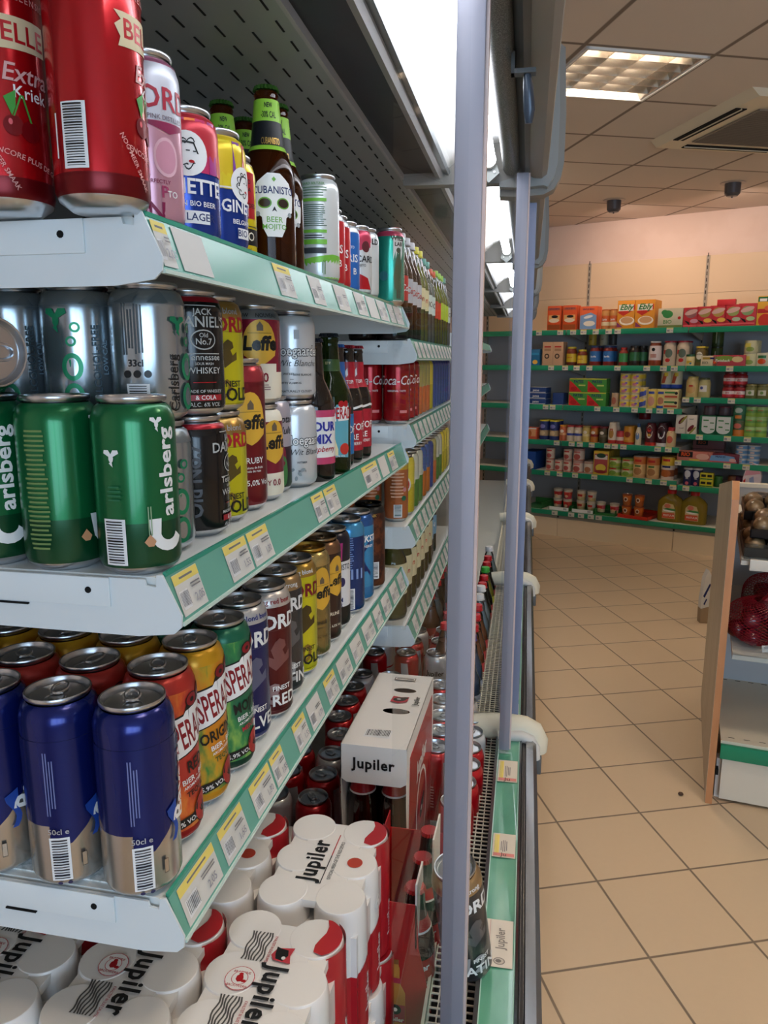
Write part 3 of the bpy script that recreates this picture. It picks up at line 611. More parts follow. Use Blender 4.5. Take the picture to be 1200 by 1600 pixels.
kinds['carl3'] = lambda: make_can('beer_can', .146, .0335, K_green, [(.008, K_dkgreen), (.045, K_green)], carl(.012) + [('p', [(.030 + .004*math.sin(k*.5), .02 + k*.008) for k in range(14)] + [(.034 + .004*math.sin(k*.5), .02 + k*.008) for k in range(13, -1, -1)], W)])
# --- silver alcohol free can
sv = mat('#aab4ba', .22, .85, .2); tg_ = mat('#1f8a5e', .35, .3)
def pct(x, m): return [('p', ell(x, .022, .009, .012), m), ('p', ell(x, .022, .005, .008), sv), ('p', ell(x, .048, .009, .012), m), ('p', ell(x, .048, .005, .008), sv), ('p', ell(x, .070, .0045), m), ('p', ell(x, .070, .0025), sv), ('p', ell(x+.004, .082, .0045), m), ('p', ell(x+.004, .082, .0025), sv)]
kinds['zero'] = lambda: make_can('alcohol_free_beer_can', K33, .033, sv, [(.101, mat('#8a969c', .3, .7))], lines(-.014, .080, .020, .044, 7, mat('#50585c', .5), 2, 1) + [txt('33cl', -.012, .051, .006, K), ('p', ell(-.020, .042, .0032), K), ('p', ell(-.011, .042, .0032), K), ('p', ell(-.002, .042, .0032), K)] + bars(-.011, .020, .018, .026, K, 1, 12) +
    [txt('Carlsberg', .021, .034, .009, K, rot=90, bold=.02)] + pct(.038, tg_) + hop(.026, .083, .008, tg_) + [('p', P((-.03, .102), (-.012, .102), (-.006, .112)), mat('#77838a', .3, .7)), ('p', P((.0, .102), (.018, .102), (.012, .112)), mat('#77838a', .3, .7))])
kinds['zero2'] = lambda: make_can('alcohol_free_beer_can', K33, .033, sv, [(.101, mat('#8a969c', .3, .7))], pct(-.008, tg_) + hop(-.020, .088, .010, tg_) + [txt('ALCOHOL-FREE', .013, .052, .0065, mat('#4a5c66', .4), rot=90), txt('LOW CAL', .021, .056, .0048, mat('#7e97a5', .4), rot=90)] + [('p', P((.0, .102), (.018, .102), (.012, .112)), mat('#77838a', .3, .7))])
# --- black whiskey mix
bk = mat('#0e0e10', .25, .3, .5); GT = mat('#b9b9b4', .4)
def jd(x, top=True):
    return [('p', rc(x, .1045, .034, .0008), GT), ('p', rc(x-.0, .060, .036, .0007), GT), txt("JACK", x, .0985, .006, GT), txt("DANIEL'S", x, .089, .010, GT, bold=.02), ('p', ell(x, .073, .013, .0095), GT), ('p', ell(x, .073, .0118, .0083), bk), txt('Old', x, .077, .0042, GT), txt('No.7', x, .071, .0058, GT, bold=.02), txt('Tennessee', x, .0565, .006, GT, bold=.01), txt('SOUR MASH', x, .0505, .0025, GT), txt('WHISKEY', x, .044, .006, GT, bold=.01), ('p', rc(x, .033, .024, .0006), RD), txt('MADE OF WHISKEY', x, .0245, .003, GT), ('p', rc(x, .0185, .036, .0056), mat('#a02028', .4)), txt('& COLA', x, .0185, .0042, W), txt('ALC. 6% VOL', x, .0118, .004, GT)]
kinds['jd'] = lambda: make_can('whiskey_mix_can', K33, .033, bk, [(.108, mat('#a11d2a', .3, .5)), (.113, M_alu)], jd(.014))
kinds['jd2'] = lambda: make_can('whiskey_mix_can', K33, .033, bk, [(.108, mat('#a11d2a', .3, .5)), (.113, M_alu)], jd(.046) + [txt('Old No.7', -.001, .058, .015, mat('#46464a', .4), rot=90, bold=.04, sx=.9)])
# --- gordon family
def lionitems(x, y, s, m): return [('p', P((x-s*.2, y-s), (x-s*.9, y-s*.4), (x-s*1.0, y+s*.4), (x-s*.7, y-.0), (x-s*.3, y-s*.2), (x-s*.5, y+s*.4), (x-s*.2, y+s*.9), (x+s*.1, y+s*1.1), (x+s*.5, y+s*.9), (x+s*.6, y+s*.5), (x+s*.3, y+s*.3), (x+s*.5, y-s*.1), (x+s*.9, y+s*.2), (x+s*.9, y-s*.4), (x+s*.4, y-s*.6)), m)]
def gord(base, name, word, h, nm, numcol, lion, title=W, ribbon='strong blond beer', ribcol=mat('#1c2a78', .4), lidband=LG, x=.012, tcol=W, num='10'):
    z0 = h - .030; s = h/.172
    it = [txt('GORDON', x+.021, h*.745, .018*s**.5, title, bold=.045)] + lionitems(x+.004, h*.50, h*.115, lion) + [txt(num, x-.006, h*.20, h*.15, numcol, bold=.04, shear=.15), txt('FINEST', x+.008, h*.245, .0062, tcol, bold=.03), txt(name, x+.013, h*.15, .0150*s**.3, tcol, bold=.03)]
    it += [('p', rc(0, h*.075, .19, .0004), lion), ('p', rc(0, h*.69, .19, .0003), lion)]
    it += [txt(ribbon, x-.002, h-.0165, .0062, ribcol, bold=.02)]
    return lambda: make_can('strong_beer_can', h, .033, base, [(h-.024, lidband)], it, None, None)
gy = ptm('#d6cf1e', .28, .35)
kinds['gordgold'] = gord(gy, 'GOLD', '', K33, 0, mat('#8a6a1e', .4), mat('#5c4a18', .4), mat('#b01c28', .4), 'strong blond', LG, mat('#b08c4a', .3, .7), tcol=K)
kinds['gordgold50'] = gord(gy, 'GOLD', '', K50, 0, mat('#8a6a1e', .4), mat('#4c3a14', .4), mat('#7c1020', .4), 'strong blond', W, mat('#b59244', .3, .7), tcol=K)
kinds['gordblue'] = gord(ptm('#1d2466', .28, .5), 'SILVER', '', K50, 0, mat('#8b8ea0', .4), mat('#6a7090', .35, .5), W, 'strong blond beer', mat('#26307a', .4), mat('#cfd2d6', .3, .6), num='7')
kinds['gordred'] = gord(ptm('#5c1218', .28, .5), 'RED', '', K50, 0, mat('#9a7a78', .4), mat('#8a5a58', .35, .5), W, 'strong red beer', mat('#8a1a20', .4), mat('#d4cfcb', .3, .6), num='8')
kinds['gordplat'] = gord(ptm('#3d3d40', .28, .5), 'PLATINUM', '', K50, 0, mat('#9b9b9c', .4), mat('#6d6d70', .35, .5), W, 'Xtra strong', W, mat('#a98f68', .3, .7), num='12')
# --- ruby and abbey beers
def abbey(base, low, h, x, word='RUBY', extra=(), yell='#e2b03c', shield_h=.062, cx=.006):
    q = .58*h; ye = mat(yell, .4, .1)
    return [('p', [(x + .022*math.cos(t), q + shield_h*.52*math.sin(t)) for t in [k*PI/12 for k in range(13)]] + [(x-.020, q-.010), (x-.008, q-.018), (x, q-.022), (x+.008, q-.018), (x+.020, q-.010)], ye),
            txt('Leffe', x, q+.004, .016*h**.0, K, bold=.05, shear=.12), ('p', P((x-.004, q+.019), (x-.004, q+.025), (x, q+.030), (x+.004, q+.025), (x+.004, q+.019)), mat('#6a5a48', .4)), ('p', rc(x, q+.0165, .030, .0004), K)] + list(extra)
rub = ptm('#8a1c2e', .28, .45)
kinds['leffe50'] = lambda: make_can('abbey_beer_can', K50+.004, .033, rub, [(.008, ptm('#74141f', .3, .4)), (K50-.022, mat('#b5404a', .25, .6)), (K50-.004, M_alu)], abbey(rub, 0, K50, .016, extra=[txt('RUBY', .020, .060, .007, W), txt('Alc. 5,0% Vol', .016, .034, .0065, W), txt('aux infusions de fruits', .014, .052, .0028, W), txt('en de bois de rose', .013, .048, .0028, W)], shield_h=.075))
kinds['leffe33'] = lambda: make_can('abbey_beer_can', K33, .033, ptm('#8c2438', .28, .45), [(.008, CR), (.036, ptm('#8c2438', .28, .45)), (.100, CR), (.114, M_alu)], abbey(rub, 0, K33, .024, extra=[txt('NIEUW', .0, .106, .005, RD), txt('RUBY', .006, .024, .0065, mat('#8a1c2e', .4)), txt('0.0', .026, .024, .008, mat('#8a1c2e', .4), bold=.03)]))
kinds['leffe00'] = lambda: make_can('abbey_beer_can', K33, .033, ptm('#9c2440', .25, .5), [(.008, CR), (.040, ptm('#9c2440', .25, .5)), (.102, mat('#8d9396', .3, .6)), (.114, M_alu)], abbey(rub, 0, K33, .008, extra=[txt('NIEUW', -.016, .1065, .0045, K), txt('NOUVEAU', .018, .1065, .0045, K), ('p', P((-.014, .047), (-.007, .038), (.0, .042), (.008, .050), (.03, .050), (.03, .008), (-.014, .008)), CR), txt('Leffe', .008, .073, .016, K, bold=.05, shear=.12), txt('0,0', .008, .033, .011, mat('#8a1c2e', .4), bold=.03)] + lines(.008, .022, .024, .008, 3, mat('#9a7a7a', .5))))
kinds['whitehoe'] = lambda: make_can('wheat_beer_can', K33, .033, mat('#d5d9dc', .28, .35, .3), [(.112, M_alu)], [txt('Hoegaarden', .012, .066, .013, K, bold=.09, sx=.85), txt('Hoegaarden', .012, .066, .013, W, bold=.02, sx=.85), txt('Wit Blanche', .010, .050, .0085, K, shear=.3, bold=-.01), txt('WITBIER', -.004, .036, .0028, K), txt('BIERE BLANCHE', .016, .035, .0028, K), txt('WITTE VLAMING', -.002, .024, .0028, K), txt('NATURALLY CLOUDY', .008, .013, .0032, K), ('p', rc(.0, .029, .005, .0006), K), ('p', P((.004, .082), (.011, .082), (.011, .094), (.004, .094)), mat('#b9bec0', .4))] )
kinds['whitehoe2'] = lambda: make_can('wheat_beer_can', K33, .033, mat('#d5d9dc', .28, .35, .3), [(.112, M_alu)], [txt('Hoegaarden', .026, .066, .013, K, bold=.09, sx=.85), txt('Hoegaarden', .026, .066, .013, W, bold=.02, sx=.85), txt('Wit Blanche', .024, .050, .0085, K, shear=.3, bold=-.01), txt('WITBIER', .012, .036, .0028, K), txt('WITTE', .012, .024, .0028, K)] + [('p', ell(-.012+.005*k, .014+.006*(k % 3), .0022, .0035, 8, k), mat('#8b9598', .5)) for k in range(6)] + lines(-.014, .03, .001, .03, 1, mat('#8b9598', .5), 1, 1))
kinds['slimcm'] = lambda: make_can('mixed_drink_can', .128, .029, mat('#b9b4bf', .3, .4), [(.008, mat('#243a2a', .4, .2)), (.028, mat('#3a2430', .4, .2)), (.062, mat('#b9b4bf', .3, .4)), (.120, M_alu)], [txt('Captain', .022, .098, .010, K, shear=.3, bold=.01), txt('Mule', .022, .083, .010, K, shear=.3, bold=.01), ('p', ell(.014, .050, .010, .016), mat('#7c1f34', .4)), ('p', ell(.020, .03, .006, .02), mat('#3f7a3f', .4))])
kinds['leffeb'] = lambda: make_can('abbey_beer_can', K50, .033, ptm('#8a7846', .25, .65), [(K50-.026, mat('#c2ad72', .25, .8))], abbey(rub, 0, K50, .022, extra=[txt('BLONDE', .016, .058, .0055, K), txt('Alc. 6,6% Vol', .014, .036, .0045, mat('#4a3c1e', .4)), ('p', rc(.012, .05, .03, .0005), K)], shield_h=.085), M_gold)
kinds['leffebr'] = lambda: make_can('abbey_beer_can', K50, .033, ptm('#3c2622', .28, .45), [(K50-.024, mat('#8a6a50', .28, .8))], abbey(rub, 0, K50, .030, extra=[txt('BRUNE', .022, .050, .0055, CR), txt('Alc. 6,5% Vol', .022, .030, .004, CR)], shield_h=.085) + [('p', rc(.000, .085, .006, .12), CR), ('p', rc(.000, .085, .0048, .118), ptm('#3c2622', .28, .45))] + lines(0, .085, .003, .11, 1, CR, 1, 1), mat('#9a8468', .3, 1.))
kinds['skull'] = lambda: make_can('flavoured_beer_can', K50, .033, mat('#1b1a2a', .3, .3, .3), [(.008, K), (.040, mat('#e4e4e6', .35)), (.118, mat('#1b1a2a', .3, .3, .3))], [('p', P((-.02, .150), (.022, .150), (.020, .120), (-.004, .128), (-.022, .140)), mat('#b53a8a', .35, .3)), txt('-33%', .010, .139, .006, W), txt('CUBANISTO', .012, .108, .010, K, bold=.01, sx=.7), ('p', ell(.004, .083, .0065, .008), mat('#2a2658', .4)), ('p', ell(.020, .083, .0065, .008), mat('#2a2658', .4)), ('p', P((.012, .070), (.0145, .063), (.0095, .063)), K), txt('RUM', .010, .052, .008, BL), txt('BEER', .010, .043, .007, BL)])
kinds['blue50'] = lambda: make_can('beer_can', K50, .033, K_blue, [(.008, K_sil), (.138, K_blue)], [('p', P((-.1035, .078), (-.062, .050), (-.052, .062), (-.007, .062), (-.007, .040), (.010, .045), (.024, .058), (.036, .073), (.060, .098), (.1035, .078), (.1035, .138), (-.1035, .138)), K_blue)] +
    lines(-.004, .100, .009, .058, 4, mat('#6f78a8', .4), 2, 1) + bars(.000, .031, .015, .038, mat('#1a1a2a', .5), 1, 15) + [txt('50cl e', .0, .057, .005, LG), ('p', [(.026 + .004*math.sin(k*.8), .046 + k*.005) for k in range(7)] + [(.033, .082), (.033, .072)] + [(.031 + .004*math.sin(k*.8), .046 + k*.005) for k in range(4, -1, -1)], mat('#2b55b8', .35, .4)),
     txt('Bavaria', .046, .096, .018, W, rot=78, bold=.04), ('p', ell(-.002, .0085, .002), mat('#2a2a5a', .4)), ('p', ell(.006, .0085, .002), mat('#2a2a5a', .4)), ('p', rc(.0185, .028, .004, .013), mat('#2a2a2a', .5)), ('p', rc(.0185, .028, .0034, .012), K_sil)])
def desp(c1, c2, c3, word, sub, wcol, x, low, topm, emblem=True):
    b = noisy(c1, c2, 45, .3, .25, (1, 1, .45), .46, .56, c3, .3)
    dr = mat('#8c1824', .35, .2)
    it = [('p', P((x-.034, .083), (x+.034, .099), (x+.034, .142), (x+.030, .146), (x-.001, .142), (x-.006, .131), (x-.034, .126)), K), ('p', P((x-.033, .0845), (x+.033, .1005), (x+.033, .139), (x-.004, .133), (x-.007, .129), (x-.033, .1245)), W),
          txt('DESPERADOS', x+.0, .110, .028, dr, rot=12, bold=.02, sx=.36), ('p', ell(x+.005, .1415, .0085, .007), K), ('p', ell(x+.005, .1415, .0075, .006), dr), ('p', ell(x+.021, .146, .0085, .007), K), ('p', ell(x+.021, .146, .0075, .006), dr), ('p', ell(x+.005, .1415, .003, .0025, 6), K), ('p', ell(x+.021, .146, .003, .0025, 6), K),
          txt(word, x+.006, .078, .012, K, rot=8, bold=.03, sx=.75), txt('BIER - BIERE', x+.008, .066, .0055, W, rot=8, bold=.02), txt('AROMATISEE', x+.002, .059, .003, W, rot=8), txt(sub, x+.008, .052, .0055, wcol, rot=8, bold=.02)]
    it += [('p', P((x-.034, .016), (x+.034, .026), (x+.034, .034), (x-.034, .026)), K), txt('Alc. 5,9% VOL', x-.016, .0225, .005, W, rot=8), ('p', ell(x+.014, .030, .0135, .0155, 20), K), ('p', ell(x+.014, .030, .0125, .0145, 20), mat('#b5302c', .35, .2))]
    for k in range(5): t = rad(30 + k*30); it.append(('p', P((x+.014 + .002*math.cos(t+1.57), .024), (x+.014 + .009*math.cos(t), .026 + .010*math.sin(t)), (x+.014 - .002*math.cos(t+1.57), .024)), K))
    return lambda: make_can('flavoured_beer_can', K50, .033, b, [(.008, mat(low, .35, .2)), (.016, b), (K50-.020, mat(topm, .3, .3))], it)
kinds['despred'] = desp('#b8332a', '#d9602a', '#e08a3a', 'RED', 'TEQUILA', K, .027, '#a01c1c', '#b5342c')
kinds['desporig'] = desp('#d98a1c', '#c9a12a', '#3f8a3c', 'ORIGINAL', 'TEQUILA', mat('#1f5c2a', .4), .027, '#d0901c', '#d09a20')
kinds['despmoj'] = desp('#1f6a4a', '#2f8a4f', '#8fc05a', 'MOJITO', 'MENTHE', mat('#b51f3a', .4), .027, '#0f3a2a', '#1f6a50')
kinds['rock1'] = lambda: make_can('energy_drink_can', K50, .033, ptm('#1c3a7c', .25, .5), [(K50-.030, ptm('#4aa0d8', .25, .5))], lines(-.004, .112, .036, .060, 15, mat('#7f9cd0', .4), 5) + lines(.02, .075, .03, .02, 3, mat('#7f9cd0', .4), 5, 1) + bars(.004, .030, .020, .036, K, 1, 14))
kinds['rock2'] = lambda: make_can('energy_drink_can', K50, .033, ptm('#2f7fc4', .25, .5), [(.030, ptm('#3f9ad8', .25, .5)), (K50-.026, ptm('#2a5fa8', .25, .5))], [txt('ROCKSTAR', .022, .122, .012, W, bold=.04, shear=.2), ('p', P((.0, .09), (.03, .12), (.028, .112), (.006, .087)), BL), ('p', P((.0, .09), (.03, .05), (.03, .058), (.006, .09)), BL), txt('R', .012, .070, .020, BL, bold=.05), txt('ENERGY', .024, .108, .005, W)])
kinds['choc'] = lambda: make_can('energy_drink_can', K50, .033, noisy('#3c1f18', '#6a3a24', 60, .3, .4, (1, 1, 1), .45, .6), [(.024, noisy('#3c1f18', '#6a3a24', 60, .3, .4, (1, 1, 1), .45, .6)), (K50-.018, K)], bars(.012, .040, .018, .032, K, 1, 12) + [txt('DRINK', .004, .150, .006, GD)], mat('#2a2a2c', .25, 1.))
kinds['jupcan'] = lambda: make_can('red_beer_can', K50, .033, M_red, [(.008, W), (.022, M_red), (K50-.020, M_red)], [('p', P((-.010, .150), (.008, .150), (.022, .012), (-.004, .012), (-.008, .08)), mat('#d7dadf', .3, .4)), txt('Jupiler', .030, .030, .012, W, bold=.04), ('p', rc(-.034, .07, .016, .05), mat('#8f0c16', .4))] + lines(-.034, .075, .012, .05, 8, mat('#d9a0a0', .5)) + [('p', ell(.052, .09, .014, .020), K), ('p', ell(.052, .09, .010, .015), mat('#8f0c16', .4))])
kinds['silvlid'] = lambda: make_can('white_beer_can', K50, .033, mat('#dfe2e4', .28, .4, .3), [(K50-.004, M_alu)], [('p', rc(0, .10, .20, .004), RD), txt('Jupiler', .01, .12, .014, K, bold=.03)])
kinds['coca'] = lambda: make_can('cola_can', .145, .030, ptm('#a8101c', .25, .5), [(.137, M_alu)], [txt('Coca-Cola', .0, .095, .020, W, bold=.01, shear=.25, sx=.85), txt('ORIGINAL TASTE', .0, .073, .004, W), ('p', rc(.016, .028, .018, .006), mat('#dd8888', .4))])
CAN = {}
def place(kind, x, y, z, label, group=None, turn=0., rot=None):
    if kind not in CAN: CAN[kind] = kinds[kind]()
    return dup(CAN[kind], (x, y, z), face(x, y, turn), label, group, rot)
def rowx(ratio, y): return -ratio*y

# ---- top shelf
T = Z1
place('kriek', -.398, .53, T, 'tall red cherry beer can with beige banner, second from the open end corner')
place('kriek2', -.322, .535, T, 'tall red cherry beer can with barcode towards the viewer, at the top shelf corner')
place('kriek', -.470, .53, T, 'tall red cherry beer can half cut by the left picture edge on the top shelf')
place('pink', -.333, .622, T, 'slim pink and pearl gin drink can standing behind the tall red ones')
place('gin1', -.339, .70, T, 'small blue lager can with red and orange swirls and a round portrait')
place('gin2', -.339, .768, T, 'small blue lager can with rainbow swirls, next after the red swirled one')
place('yel', -.346, .829, T, 'slim yellow drink can with a red shape, between rainbow can and brown bottles')
place('lime', -.325, 1.09, T, 'slim white and lime green drink can covered in small print')
for y, rt_, kd, lb in ((1.146, .287, 'er_red', 'slim red drink can, first sliver behind the lime green can'), (1.199, .2787, 'er_red', 'slim red drink can, second sliver, beside the blue one'), (1.252, .2655, 'er_blue', 'slim blue drink can between red slim cans and white and red one'), (1.305, .2487, 'bac', 'slim white can with red foot and dark cherry, on the top shelf'), (1.358, .2384, 'wl', 'slim white can with green figure, just behind the white and red can'), (1.52, .2043, 'teal', 'slim shiny teal can with dark green figure at the far end of the top shelf')):
    place(kd, -rt_*y, y, T, lb)
# ---- middle shelf
T = Z2
place('carl', -.332, .572, T, 'large green pilsner can at the corner of the middle shelf, white lettering sideways')
place('carl2', -.402, .572, T, 'large green pilsner can second from the corner, back print facing the viewer')
place('carl3', -.472, .572, T, 'large green pilsner can with white ribbon, cut by the left picture edge')
for k, (kd, lb) in enumerate((('zero', 'nearest the shelf edge'), ('zero2', 'second from the shelf edge'), ('zero2', 'third from the shelf edge'))):
    x = -.351 - .068*k
    place('zero', x, .640, T, 'silver alcohol free can, lower of its stack, %s' % lb, turn=-.5)
    place(kd, x, .640, T+K33, 'silver alcohol free can, upper of its stack, %s' % lb)
for k, (kd, x, y, nm) in enumerate((('jd', -.346, .710, 'black whiskey cola can'), ('gordgold', -.353, .777, 'small yellow strong beer can with brown lion'))):
    lo = 'jd2' if kd == 'jd' else kd
    place(lo, x, y, T, nm + ', lower one of the front stack')
    place(kd, x, y, T+K33, nm + ', upper one of the front stack')
    place(kd, x-.068, y, T, nm + ', lower, second row back from the edge'); place(kd, x-.068, y, T+K33, nm + ', upper, second row back from the edge')
place('leffe50', -.355, .844, T, 'tall ruby red abbey beer can with yellow shield on the middle shelf')
place('leffe33', -.357, .909, T, 'small ruby and cream abbey beer can, lower of two stacked')
place('leffe00', -.357, .909, T+K33, 'small ruby abbey beer can marked 0,0, standing on another')
place('slimcm', -.362, .967, T, 'slim lilac and dark green drink can squeezed before the white wheat beers')
place('whitehoe2', -.347, 1.022, T, 'white wheat beer can with grey flower print, lower of two stacked')
place('whitehoe', -.347, 1.022, T+K33, 'white wheat beer can, upper of two stacked')
for kd, y, nm in (('leffe50', .842, 'tall ruby red abbey beer can in the second row'), ('leffe00', .909, 'ruby abbey beer can in the second row'), ('whitehoe', 1.022, 'white wheat beer can in the second row')): place(kd, -.43, y, T, nm + ' of the middle shelf')
# ---- lowest shelf
T = Z3 + .0015
rows = [('blue50', 0.5370, .329/.538, 4, 'dark blue beer can with silver foot'), ('despred', 0.6035, .329/.583, 4, 'red and orange flavoured beer can'), ('desporig', 0.6700, .329/.646, 5, 'yellow orange flavoured beer can with green splashes'), ('despmoj', 0.7365, .329/.714, 4, 'green mojito beer can'),
        ('gordblue', 0.8030, .329/.767, 5, 'dark blue strong beer can with pale neck'), ('gordred', 0.8695, .329/.845, 4, 'dark red strong beer can with pale neck'), ('gordplat', 0.9360, .329/.892, 4, 'charcoal strong beer can with tan neck'), ('gordgold50', 1.0025, .329/.956, 3, 'tall yellow strong beer can with gold lid'),
        ('leffeb', 1.0690, .329/1.022, 3, 'matt gold abbey beer can'), ('leffebr', 1.1355, .329/1.084, 3, 'dark brown abbey beer can'), ('skull', 1.2020, .329/1.14, 3, 'black and white skull patterned can'),
        ('rock1', 1.285, .333/1.253, 3, 'royal blue energy drink can with small print'), ('rock2', 1.355, .333/1.326, 3, 'bright blue energy drink can with star'), ('choc', 1.44, .333/1.425, 3, 'chocolate brown energy drink can with black lid')]
ords = ['at the edge of the lowest shelf', 'second in from the shelf edge', 'third in from the shelf edge', 'fourth in from the shelf edge', 'fifth in from the shelf edge']
for kd, y, rt_, n, nm in rows:
    for k in range(n):
        x = -rt_*y - .0695*k
        place(kd, x, y, T, nm + ' ' + ords[k], turn=0 if k == 0 else random.uniform(-.8, .8))
# ---- the tipped can lying on the green ones
r = place('carl2', 0, 0, 0, 'green pilsner can lying on its side on the standing green cans, lid out')
r.location = (-.565, .585, Z2 + .146 + .034); r.rotation_euler = (0, rad(90), rad(-19))

# ================================================================== BOTTLES
def crown(a, h, r, m, c=(0, 0)):
    n = 42; o = [((r*(1.06 if k % 2 else .93))*math.cos(2*PI*k/n), (r*(1.06 if k % 2 else .93))*math.sin(2*PI*k/n)) for k in range(n)]
    lo = [a.bm.verts.new((c[0]+x, c[1]+y, h-.005)) for x, y in o]; hi = [a.bm.verts.new((c[0]+x*.86, c[1]+y*.86, h)) for x, y in o]; i = a.mi(m)
    for k in range(n): f = a.bm.faces.new((lo[k], lo[(k+1) % n], hi[(k+1) % n], hi[k])); f.material_index = i
    f = a.bm.faces.new(hi); f.material_index = i
def make_bottle(name, h, r, glass, capm, prof=None, items=(), labels=(), neck=(), liquid=None, cat='bottle', crowncap=True, capr=.0145, caph=.014):
    """labels: (z0, z1, material) paper bands round the body; neck: the same on the neck"""
    root = empty(name); root['category'] = cat
    pr = prof or [(r*.86, 0), (r*.97, .004), (r, .010), (r, h*.50), (r*.97, h*.56), (r*.80, h*.63), (r*.52, h*.72), (.0150, h*.80), (.0132, h*.93), (.0145, h*.945), (.0132, h*.96), (.0128, h-.006)]
    f = prof_fn(pr); a = MB(); a.lathe(pr, glass, 28); a.build('glass_body' if crowncap else 'plastic_body', root, 60)
    if liquid:
        a = MB(); a.lathe([(max(.003, q[0]-.0015), q[1] + (.002 if k == 0 else 0)) for k, q in enumerate(pr) if q[1] < liquid[1]] + [(max(.003, f(liquid[1])-.0015), liquid[1])], liquid[0], 24); a.build('drink', root, 60)
    rest = list(items); bands = []
    for z0, z1, m in sorted(labels, key=lambda q: q[0]):
        if bands and abs(bands[-1][-1][1] - z0) < 1e-6: bands[-1].append((z0, z1, m))
        else: bands.append([(z0, z1, m)])
    for bs in bands:
        a = MB(); lo, hi = bs[0][0], bs[-1][1]
        for z0, z1, m in bs:
            zs = [z0] + [p[1] for p in pr if z0 < p[1] < z1] + [z1]; a.lathe([(f(v)+.0004, v) for v in zs], m, 28, capb=False, capt=False)
        vc = lambda it: it[3] if it[0] == 't' else sum(p[1] for p in it[1])/len(it[1])
        mine = [it for it in rest if lo - .002 <= vc(it) <= hi + .002]; rest = [it for it in rest if it not in mine]
        if mine: a.wrap(mine, r, lambda v: f(v)+.0005)
        a.build('neck_label' if lo > h*.6 else 'label', root, 50)
    if rest: a = MB(); a.wrap(rest, r, lambda v: f(v)+.0005); a.build('label', root, 50)
    a = MB()
    if crowncap: crown(a, h, .0148, capm)
    else: a.lathe([(capr, h-caph), (capr*1.0, h-.002), (capr*.93, h)], capm, 24, flat=False); a.lathe([(capr*1.12, h-caph-.003), (capr*1.12, h-caph-.001)], capm, 20)
    a.build('cap', root); return root
amber = mat('#5a2a0e', .04, 0, 0, .75, 1.3); dark = mat('#120c0a', .06, 0, .5); brown = mat('#1d0d07', .07, 0, .6); greeng = mat('#2a3c10', .05, 0, .2, .65, 1.3)
lime = mat('#8fc43a', .4)
def skullitems(x, y, s):
    g = mat('#6aa83a', .4); gr = mat('#9aa0a0', .5)
    return [('p', [(x + s*a_, y + s*b_) for a_, b_ in ((-.35, -1.5), (.35, -1.5), (.55, -1.1), (.6, -.6), (1.0, -.3), (1.05, .4), (.8, 1.0), (.3, 1.4), (-.3, 1.4), (-.8, 1.0), (-1.05, .4), (-1.0, -.3), (-.6, -.6), (-.55, -1.1))], W),
            txt('CUBANISTO', x, y+s*.62, s*.34, BL, bold=.02, sx=.8), ('p', ell(x-s*.45, y+s*.05, s*.33, s*.26), g), ('p', ell(x+s*.45, y+s*.05, s*.33, s*.26), g), ('p', ell(x-s*.45, y+s*.05, s*.27, s*.20), mat('#31201a', .3)), ('p', ell(x+s*.45, y+s*.05, s*.27, s*.20), mat('#31201a', .3)),
            ('p', P((x, y-s*.1), (x+s*.12, y-s*.35), (x, y-s*.28), (x-s*.12, y-s*.35)), K), txt('BEER', x, y-s*.72, s*.26, g, bold=.01), txt('MOJITO', x, y-s*1.05, s*.24, g, bold=.01), ('p', ell(x, y+s*1.12, s*.1, s*.12, 4), g), ('p', ell(x-s*.8, y-s*.45, s*.12), gr), ('p', ell(x+s*.8, y-s*.45, s*.12), gr)]
kinds['cub'] = lambda: make_bottle('beer_bottle', .205, .031, amber, mat('#3f6b2a', .35, .5), items=skullitems(.006, .072, .024) + [txt('-30% CAL', .004, .1715, .007, K, bold=.02, sx=.8), txt('NEW', .004, .182, .0055, K, bold=.04), txt('CUBANISTO', .006, .1425, .0075, GD, sx=.6)],
    labels=[(.138, .165, mat('#16181c', .4)), (.133, .138, lime), (.165, .189, lime)], prof=[(.027, 0), (.030, .004), (.031, .010), (.031, .105), (.030, .115), (.024, .130), (.0195, .140), (.0165, .165), (.0140, .19), (.0132, .192), (.0145, .195), (.0128, .199)], liquid=None)
place('cub', -.333, .912, Z1, 'brown glass bottle with white skull label, front one of the pair')
place('cub', -.343, .976, Z1, 'brown glass bottle with skull label, second behind the front one')
place('cub', -.405, .95, Z1, 'brown bottle with green crown cap, back row left behind the rainbow can')
place('cub', -.403, 1.018, Z1, 'brown bottle with green crown cap, back row right behind the slim yellow can')
kinds['mixb'] = lambda: make_bottle('beer_bottle', .205, .030, dark, mat('#2a2a38', .35, .5), items=[txt('SOUR', .012, .080, .013, mat('#2b2f9a', .4), bold=.05), txt('MIX', .012, .062, .013, mat('#2b2f9a', .4), bold=.05), txt('raspberry', .012, .048, .008, RD, shear=.3)], labels=[(.026, .036, mat('#c0406a', .4)), (.036, .094, W), (.094, .104, mat('#c0406a', .4))])
